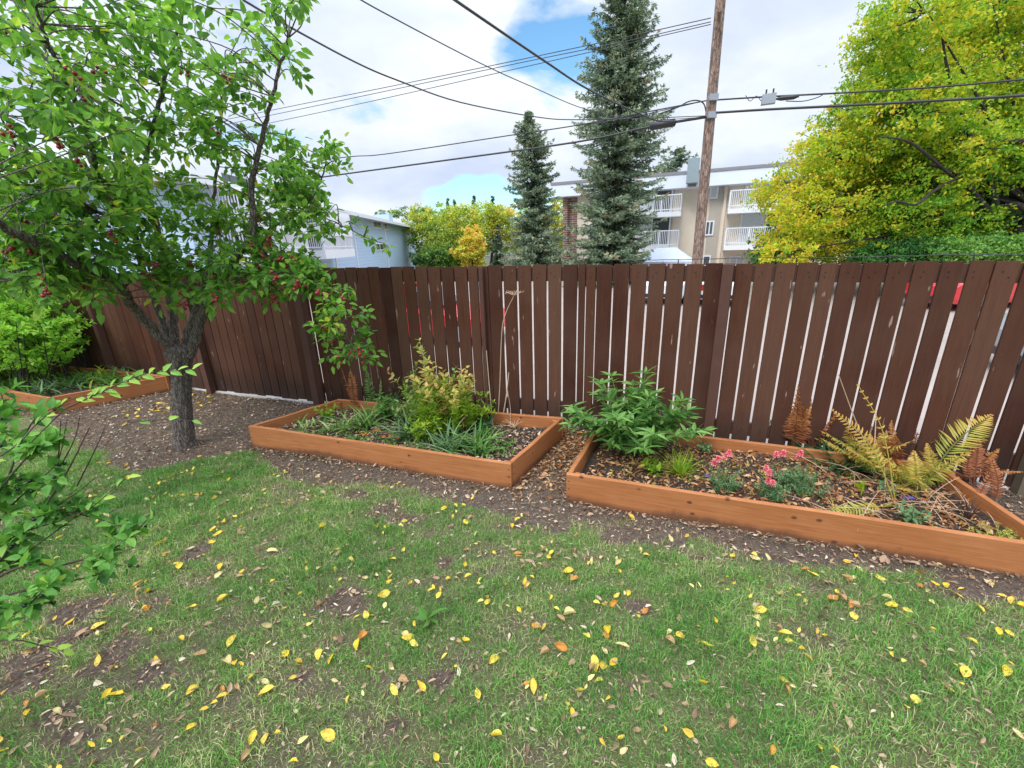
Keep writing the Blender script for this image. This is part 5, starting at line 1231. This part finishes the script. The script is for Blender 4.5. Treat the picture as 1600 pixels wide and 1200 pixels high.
for (x_, yt, lab) in [(706,310,'first tiny conifer spire above the golden trees, from the left'),(716,312,'second tiny conifer spire above the golden trees, from the left'),(745,306,'third and tallest conifer spire above the golden trees'),(773,306,'rightmost conifer spire above the golden trees, next to the smaller spruce')]:
    b = pt(x_,400,95.); b[2] = -1.75; spruce(b, pt(x_,yt,95.)[2]+1.75, 1.5, lab, 90, .4, 'far conifer spires', ntw=6)
b = pt(779,400,62.); b[2] = -1.75; spruce(b, pt(779,352,62.)[2]+1.75, 1.1, 'narrow dark conifer between the two far houses', 90, .35, ntw=6)

# ------------------------------------------------------------------ broadleaf trees
def ctree(base, label, clumps, leaf, mt, nleaf, name='tree', trunk_r=.25, group=None, limbs=None, fork=None, M_t=None, lw=.62, cat='tree'):
    """clumps: list of (centre, radius vector, tone). Foliage hangs in many small sprays inside each clump."""
    ms, ml = MB(), MB()
    fork = fork if fork is not None else base+(np.mean([c for c, r_, t_ in clumps], 0)-base)*.45
    ms.tube(catmull([base-[0,0,.2], (base+fork)/2+rng.normal(0,.06,3)*[1,1,0], fork], 5), [trunk_r*1.25, trunk_r*.8], 12)
    tot = sum(np.prod(r_)**(2/3) for c, r_, t_ in clumps)
    for c, r_, tone in clumps:
        c = np.array(c); r_ = np.array(r_, float); n = int(nleaf*np.prod(r_)**(2/3)/tot)
        mid = (fork+c)/2+rng.normal(0,.1,3)*r_; ms.tube(catmull([fork, mid, c], 5), [trunk_r*.26, trunk_r*.06], 7)
        nsp = max(6, n//26); d = nrm(rng.normal(0,1,(nsp,3))); rad = rng.uniform(.3,1.0,nsp)**.6*(1+.42*np.abs(rng.normal(0,.5,nsp)))
        sc = c+d*rad[:,None]*r_; 
        for q in sc[::9]: ms.tube([c+(q-c)*.25, (c+q)/2+rng.normal(0,.06,3), q], [trunk_r*.09, trunk_r*.03], 4, cap=False)
        k = max(1, n//nsp); PP = np.repeat(sc, k, 0); m_ = len(PP); sz = r_.mean()*.13
        PP = PP+rng.normal(0,1,(m_,3))*[sz,sz,sz*.5]*np.repeat(rng.uniform(.45,1.5,nsp), k)[:,None]; tn = np.repeat(rng.normal(0,.13,nsp), k)
        DD = rng.normal(0,1,(m_,3))+np.array([0,0,-.35])
        rhomb(ml, PP, DD, leaf*rng.uniform(.7,1.3,m_), leaf*lw*rng.uniform(.7,1.3,m_), np.clip(tone+tn+rng.normal(0,.13,m_),0,1))
    if limbs:
        for l_, r0, r1 in limbs: ms.tube(catmull(l_, 6)+rng.normal(0,.02,3), [r0*.72, r1*.6], 10)
    r = empty(name, base, label, cat, group); ms.build('trunk', M_t or M_bark_dark, r, smooth=True); ml.build('crown', mt, r); return r
M_elm = leafmat('golden_green_leaves', [(0,(.05,.17,.02)),(.3,(.15,.34,.03)),(.55,(.34,.48,.035)),(.8,(.66,.58,.04)),(1,(.74,.48,.07))], .45, .5)
TY = 17.0
def cl(x, y, Y, rx, ry, tone): s_ = Y/F; return (pt(x,y,Y), (rx*s_, rx*s_*.9, ry*s_), tone)
CL = []
spec_ = [(1275,330,62,42,.82),(1250,365,55,32,.85),(1235,300,50,40,.85),(1300,280,66,46,.78),(1345,230,66,46,.62),(1290,235,46,32,.78),(1400,290,70,48,.60),(1350,345,64,40,.72),(1430,340,64,40,.42),
  (1420,180,62,46,.60),(1385,150,46,36,.55),(1480,130,66,46,.72),(1560,160,66,52,.60),(1500,230,62,46,.55),(1590,250,60,50,.40),(1540,330,60,42,.25),(1600,340,60,50,.40),(1480,60,70,44,.6),(1400,100,40,30,.60),(1570,70,70,50,.62),(1650,140,80,60,.6),(1680,300,80,70,.5),(1450,20,60,40,.6),(1550,0,80,40,.6),(1640,20,90,50,.6),(1225,395,40,22,.82),(1330,395,50,20,.70),(1480,290,56,40,.45),(1580,395,60,26,.50),(1640,230,70,60,.55),(1530,280,56,36,.42),(1590,300,56,36,.35),(1480,240,50,32,.55),(1450,205,50,30,.6),(1600,200,60,34,.5),(1540,375,60,26,.3),(1400,392,50,20,.45),(1460,380,50,22,.38),(1500,398,50,16,.5),(1350,372,44,24,.6),(1520,250,60,36,.45),(1570,180,60,36,.6),(1335,175,46,30,.66),(1375,125,44,30,.62),(1300,245,50,34,.72),(1350,280,54,36,.62),(1400,235,56,36,.58),(1445,290,56,34,.5),(1310,365,56,26,.66),(1430,335,60,30,.5),(1490,345,56,28,.42),(1430,140,54,36,.6),(1380,60,50,40,.6),(1380,330,50,30,.58)]
for (x_,y_,rx,ry,tn) in spec_: CL.append(cl(x_, y_, TY+random.uniform(-1.6,2.6), rx*.92, ry*.86, tn*.72+.10))
bt = gp(1552,TY); fk = pt(1555,330,TY); TL = TY; TY = TY-1.3
lim = [([pt(1556,345,TY),pt(1530,312,TY-.3),pt(1498,275,TY-.7),pt(1455,258,TY-1)], .16,.05), ([pt(1556,330,TY),pt(1548,285,TY-.1),pt(1530,240,TY-.3),pt(1520,228,TY-.3)], .18,.10), ([pt(1500,235,TY-.4),pt(1530,226,TY-.4),pt(1565,222,TY-.6),pt(1610,222,TY-.8)], .07,.16),
       ([pt(1558,330,TY),pt(1590,320,TY-.3),pt(1620,345,TY-.6)], .14,.12), ([pt(1498,275,TY-.7),pt(1455,300,TY-1.4),pt(1430,320,TY-1.7),pt(1400,315,TY-1.9),pt(1378,322,TY-2)], .07,.03), ([pt(1490,280,TY-.7),pt(1430,230,TY-1.4),pt(1400,218,TY-1.7),pt(1370,215,TY-1.9)], .07,.02),
       ([pt(1520,228,TY-.3),pt(1500,170,TY-.3),pt(1480,110,TY-.3),pt(1470,50,TY-.3)], .10,.04)]
TY = TL
ctree(bt, 'large golden green elm with spreading dark limbs filling the right side', CL, .115, M_elm, 215000, trunk_r=.26, fork=fk-[0,1.3,0], limbs=lim, name='elm_tree')
M_dkb = leafmat('dark_bush_leaves', [(0,(.02,.08,.02)),(.4,(.055,.17,.04)),(.75,(.12,.30,.06)),(1,(.24,.44,.09))], .3, .45)
ctree(gp(1232,20.5), 'dark green bush in front of the beige block, left of the elm', [cl(1235,385,20,48,34,.4),cl(1262,355,20.4,34,28,.35),(pt(1215,400,20),(1.0,1,.8),.5)], .12, M_dkb, 12000, name='bush', trunk_r=.08, cat='bush')
ctree(gp(1395,15.5), 'dark blue-green bush under the elm, just above the fence', [cl(1385,396,15.5,40,18,.45),cl(1425,394,15.2,36,18,.4)], .10, M_dkb, 15000, name='bush', trunk_r=.07, cat='bush')
ctree(gp(1480,14.8), 'mid green bush under the elm, right of the dark one', [cl(1470,396,14.8,44,20,.85),cl(1520,392,15.1,40,20,.8),cl(1575,394,14.8,44,22,.9)], .10, M_dkb, 15000, name='bush', trunk_r=.07, cat='bush')
M_far = leafmat('yellow_green_far_leaves', [(0,(.07,.16,.05)),(.35,(.22,.34,.06)),(.65,(.42,.50,.07)),(.85,(.66,.56,.06)),(1,(.74,.46,.12))], .4, .6)
for (x_,Y_,cls,tn,n_,lab) in [
   (668,62,[(668,375,30,34,.35),(664,350,24,20,.62),(690,395,24,24,.15)],0,9000,'green and amber tree right beside the pale blue block'),
   (712,58,[(712,360,36,32,.52),(700,385,34,28,.48),(728,345,26,20,.58),(716,400,34,20,.45)],0,12000,'broad yellow-green tree right of the blue block'),
   (764,64,[(764,350,30,26,.55),(786,348,26,24,.82),(755,372,24,26,.5),(795,372,20,22,.5),(770,335,20,14,.6)],0,10000,'amber-topped tree above the far grey house'),
   (738,50,[(742,400,15,22,.88),(736,375,14,20,.85),(725,392,14,10,.84),(748,385,10,18,.85)],0,5200,'narrow bright yellow birch in front of the yellow-green trees'),
   (672,55,[(672,405,22,14,.05),(690,400,20,16,.1)],0,4000,'low grey-green bush against the blue block'),
   (874,60,[(874,345,22,26,.72),(868,370,18,26,.55)],0,5000,'yellow-green tree between the smaller spruce and the brick wall'),
   (648,80,[(628,333,20,8,.3),(656,338,20,12,.3),(600,335,14,6,.3),(680,340,26,14,.35)],0,4000,'far green treetops behind the blue roof'),
   (815,80,[(815,345,34,20,.45),(850,350,30,18,.4)],0,5000,'far green trees behind the smaller spruce')]:
    ctree(gp(x_,Y_), lab, [cl(a,b_,Y_+random.uniform(-1,1),c_,d_,t_) for (a,b_,c_,d_,t_) in cls], .30, M_far, n_, trunk_r=.2, group='autumn trees beyond the alley')

# ------------------------------------------------------------------ parked cars beyond the fence
def car(loc, ang, col, label, L_=4.5, W_=1.78, Hh=1.45, van=False):
    r = empty('parked_car', (loc[0],loc[1],AZ), label, 'car', 'vehicles parked beyond the fence')
    ca, sa = cos(ang), sin(ang)
    T = lambda v: np.column_stack([loc[0]+v[:,0]*ca-v[:,1]*sa, loc[1]+v[:,0]*sa+v[:,1]*ca, AZ+v[:,2]])
    pm = plain('car_paint', col, .25, .04, 2, spec=.8)
    def loft(st, mt, name, par):
        mb = MB(); V = []
        for (x_, hw, z0, z1, rr) in st: V += [(x_,-hw*.94,z0),(x_,-hw,z0+.12),(x_,-hw,z1-rr),(x_,-hw*.86,z1),(x_,hw*.86,z1),(x_,hw,z1-rr),(x_,hw,z0+.12),(x_,hw*.94,z0)]
        k = len(st); fs = [(i*8+j, i*8+(j+1)%8, (i+1)*8+(j+1)%8, (i+1)*8+j) for i in range(k-1) for j in range(8)]
        mb.add(T(np.array(V)), [np.array(fs), np.array([range(8)]), np.array([[(k-1)*8+7-j for j in range(8)]])]); return mb.build(name, mt, par)
    h = L_/2; w = W_/2; bz = .88 if not van else 1.0
    loft([(-h,w*.86,.34,bz-.18,.06),(-h+.12,w*.96,.24,bz-.02,.08),(-h+.7,w,.22,bz+.02,.08),(0,w,.20,bz+.03,.08),(h-1.0,w,.22,bz-.04,.1),(h-.2,w*.94,.24,bz-.18,.1),(h,w*.82,.34,bz-.30,.08)], pm, 'body', r)
    x0, x1 = (-h+.08,h-1.2) if van else (-h+.45,h-1.35)
    cab = loft([(x0,w*.90,bz-.02,bz+.03,.02),(x0+(.12 if van else .45),w*.80,bz-.02,Hh-.03,.08),(0,w*.80,bz-.02,Hh,.08),(x1-.65,w*.78,bz-.02,Hh-.05,.08),(x1,w*.88,bz-.06,bz+.01,.02)], M_glass, 'windows', r)
    loft([(x0+(.05 if van else .42),w*.81,Hh-.10,Hh+.005,.04),(0,w*.82,Hh-.10,Hh+.03,.04),(x1-.62,w*.79,Hh-.10,Hh-.02,.04)], pm, 'roof', r)
    mb = MB()
    for xp in ((x0+.2,), (0,)):
        for sg in (-1,1): mb.box((xp[0]-.05,sg*w*.86-.03,bz),(xp[0]+.05,sg*w*.86+.0,Hh-.06), T)
    mb.build('pillar', pm, r)
    for sx in (-h+.85, h-.9):
        for sg in (-1,1):
            c_ = T(np.array([[sx,sg*(w-.11),.32],[sx,sg*(w+.01),.32]])); mb = MB(); mb.tube([c_[0],c_[1]], .32, 18); wh = mb.build('wheel', M_black, r)
            d_ = (c_[1]-c_[0]); mb = MB(); mb.tube([c_[1], c_[1]+d_*.08], .19, 14); mb.build('rim', M_metal, wh)
    for sg in (-1,1):
        mb = MB(); mb.box((-h-.015,sg*w*.72-.14,bz-.32),(-h+.10,sg*w*.72+.14,bz-.12), T); mb.build('tail_light', plain('red_lens',(.45,.02,.02),.3,.05), r)
        mb = MB(); mb.box((h-.12,sg*w*.62-.17,bz-.42),(h+.012,sg*w*.62+.17,bz-.28), T); mb.build('headlight', M_metal, r)
    mb = MB(); mb.box((-h-.03,-w*.8,.30),(-h+.05,w*.8,.42), T); mb.build('bumper', M_black, r); return r
red_ = (.55,.03,.035)
d0 = g(600,540,AZ); d1 = g(740,545,AZ); mid = (d0+d1)/2; an = atan2(d1[1]-d0[1], d1[0]-d0[0])
nn_ = np.array([-sin(an), cos(an)])
car(mid[:2]+nn_*.95+np.array([cos(an),sin(an)])*-.6, an, red_, 'red car seen through the fence gaps behind the middle planter')
c_ = g(1027,478,AZ); u_ = nrm(ray(1027,478)*[1,1,0])[:2]; an = angA+pi/2
car(c_[:2]+np.array([cos(an),sin(an)])*2.3, an, (.72,.74,.78), 'white car seen through the fence gaps left of the pole', 4.4, 1.75, 1.22)
c_ = g(1120,480,AZ); car(c_[:2]+np.array([cos(an),sin(an)])*2.1, an, (.72,.72,.74), 'white car with red tail lights seen through the gaps at the fence post', 4.3, 1.7, 1.25)
c_ = g(1440,483,AZ); car(c_[:2]+np.array([2.1,.35]), .15, red_, 'red car seen through the fence gaps below the elm', 4.3, 1.75, 1.12)
c_ = g(1590,592,AZ); car(c_[:2]+np.array([2.0,-.4]), -.42, (.25,.27,.28), 'grey car seen through the last fence gap at the right edge', 4.3, 1.7, 1.25)

# pop-up canopy by the beige block
pk = pt(1042,386,27.); c_ = pk.copy(); c_[2] = -1.78; M_can = plain('lavender_canvas', (.55,.60,.76), .7, .05, 2)
rt = empty('canopy_tent', c_, 'pale lavender pop-up canopy roof showing just above the fence before the beige block', 'canopy')
ze = pt(1068,406,27.)[2]; hw = 1.5; ca_, sa_ = cos(angA), sin(angA)
Q = [np.array([pk[0]+ca_*a_-sa_*b_, pk[1]+sa_*a_+ca_*b_, ze]) for a_, b_ in ((-hw,-hw),(hw,-hw),(hw,hw),(-hw,hw))]
Q2 = [np.array([pk[0]+ca_*a_-sa_*b_, pk[1]+sa_*a_+ca_*b_, pk[2]-.06]) for a_, b_ in ((-.55,-.5),(.55,-.5),(.55,.5),(-.55,.5))]
mb = MB(); mb.add(Q+Q2+[q-[0,0,.28] for q in Q], [np.array([(0,1,5,4),(1,2,6,5),(2,3,7,6),(3,0,4,7),(4,5,6,7),(0,8,9,1),(1,9,10,2),(2,10,11,3),(3,11,8,0)])]); mb.build('canopy_top', M_can, rt)
for q in Q: mb = MB(); e_ = q+(pk-q)*[.02,.02,0]; mb.tube([[e_[0],e_[1],-1.8],[e_[0],e_[1],ze-.02]], .03, 6); mb.build('leg', M_metal, rt)

# ------------------------------------------------------------------ light, sky, camera
SE, SR = radians(48), radians(215)      # sun elevation; compass bearing clockwise from +Y
sd = Vector((sin(SR)*cos(SE), cos(SR)*cos(SE), sin(SE)))
L_ = bpy.data.lights.new('sun', 'SUN'); L_.energy = 1.5; L_.angle = radians(22); L_.color = (1,.96,.90)
so = bpy.data.objects.new('sun', L_); COL.objects.link(so); so.rotation_euler = sd.to_track_quat('Z','Y').to_euler(); so.location = (0,0,30)
W = bpy.data.worlds.new('World'); SC.world = W; W.use_nodes = True; nt = W.node_tree
for n_ in list(nt.nodes): nt.nodes.remove(n_)
sky = nt.nodes.new('ShaderNodeTexSky'); sky.sky_type = 'NISHITA'; sky.sun_disc = False; sky.sun_elevation = SE; sky.sun_rotation = SR
sky.air_density = 1.2; sky.dust_density = .6; sky.ozone_density = 1.5
bg = node(nt, 'ShaderNodeBackground', Strength=.14); out = nt.nodes.new('ShaderNodeOutputWorld')
tc = nt.nodes.new('ShaderNodeTexCoord').outputs['Generated']
sp = nt.nodes.new('ShaderNodeSeparateXYZ'); nt.links.new(tc, sp.inputs[0])
mz = node(nt, 'ShaderNodeMath', operation='MAXIMUM'); nt.links.new(sp.outputs[2], mz.inputs[0]); mz.inputs[1].default_value = 0
az = node(nt, 'ShaderNodeMath', operation='ADD'); nt.links.new(mz.outputs[0], az.inputs[0]); az.inputs[1].default_value = .32
dv = nt.nodes.new('ShaderNodeVectorMath'); dv.operation = 'DIVIDE'; nt.links.new(tc, dv.inputs[0])
cb = nt.nodes.new('ShaderNodeCombineXYZ')
for i in range(3): nt.links.new(az.outputs[0], cb.inputs[i])
nt.links.new(cb.outputs[0], dv.inputs[1])
mp = nt.nodes.new('ShaderNodeMapping'); mp.inputs['Location'].default_value = (3.1,1.7,.4); mp.inputs['Scale'].default_value = (1,1,1.6); nt.links.new(dv.outputs[0], mp.inputs[0])
n1 = noise(nt, 1.55, 10, mp.outputs[0], .56, .3)
def hole(px, py, width, amt):            # clearer sky in one direction
    d_ = nrm(ray(px, py)); dt = nt.nodes.new('ShaderNodeVectorMath'); dt.operation = 'DOT_PRODUCT'; nt.links.new(tc, dt.inputs[0]); dt.inputs[1].default_value = tuple(d_)
    r_ = ramp(nt, dt.outputs['Value'], [(cos(width),(0,0,0)),(1,(amt,amt,amt))]); return r_
def addn(a, b_, op='ADD'):
    m_ = node(nt, 'ShaderNodeMath', operation=op); nt.links.new(a, m_.inputs[0]); nt.links.new(b_, m_.inputs[1]); return m_.outputs[0]
n1 = addn(n1, hole(1250, 150, .7, .30)); n1 = addn(n1, hole(600, 230, .35, .12))
for px_, py_, w_, a_ in ((865,108,.17,.36),(750,322,.08,.26),(800,320,.07,.20),(865,326,.09,.28),(700,318,.06,.16),(560,40,.2,.12)): n1 = addn(n1, hole(px_,py_,w_,a_), 'SUBTRACT'); n2 = noise(nt, 1.1, 6, mp.outputs[0], .55)
cov = ramp(nt, n1, [(.36,(0,0,0)),(.47,(1,1,1))])
lift = ramp(nt, mz.outputs[0], [(.38,(1,1,1)),(.62,(2.6,2.6,2.5)),(1,(3.7,3.6,3.5))])   # overcast: brighter overhead
ccol = ramp(nt, n2, [(.34,(2.75,3.2,4.3)),(.5,(3.6,4.0,4.7)),(.62,(4.5,4.75,5.05))])
blue_ = mixc(nt, 1, sky.outputs[0], (.62,.88,.98), 'MULTIPLY')
cm = mixc(nt, cov, blue_, mixc(nt, 1, ccol, lift, 'MULTIPLY')); nt.links.new(cm, bg.inputs[0]); nt.links.new(bg.outputs[0], out.inputs[0])
cam = bpy.data.cameras.new('camera'); co = bpy.data.objects.new('camera', cam); COL.objects.link(co); SC.camera = co
cam.sensor_fit = 'HORIZONTAL'; cam.sensor_width = 36; cam.lens = F/1600*36; cam.clip_end = 3000; cam.clip_start = .05
right = Vector((cos(RL), -sin(P)*sin(RL), -cos(P)*sin(RL))); up = Vector((sin(RL), sin(P)*cos(RL), cos(P)*cos(RL))); back = Vector((0,-cos(P),sin(P)))
co.matrix_world = Matrix(((right.x,up.x,back.x,0),(right.y,up.y,back.y,0),(right.z,up.z,back.z,H),(0,0,0,1)))
SC.view_settings.view_transform = 'Standard'; SC.view_settings.look = 'None'; SC.view_settings.exposure = .68; SC.view_settings.gamma = 1
SC.render.engine = 'CYCLES'; SC.cycles.max_bounces = 6; SC.cycles.transparent_max_bounces = 4; SC.cycles.use_denoising = True
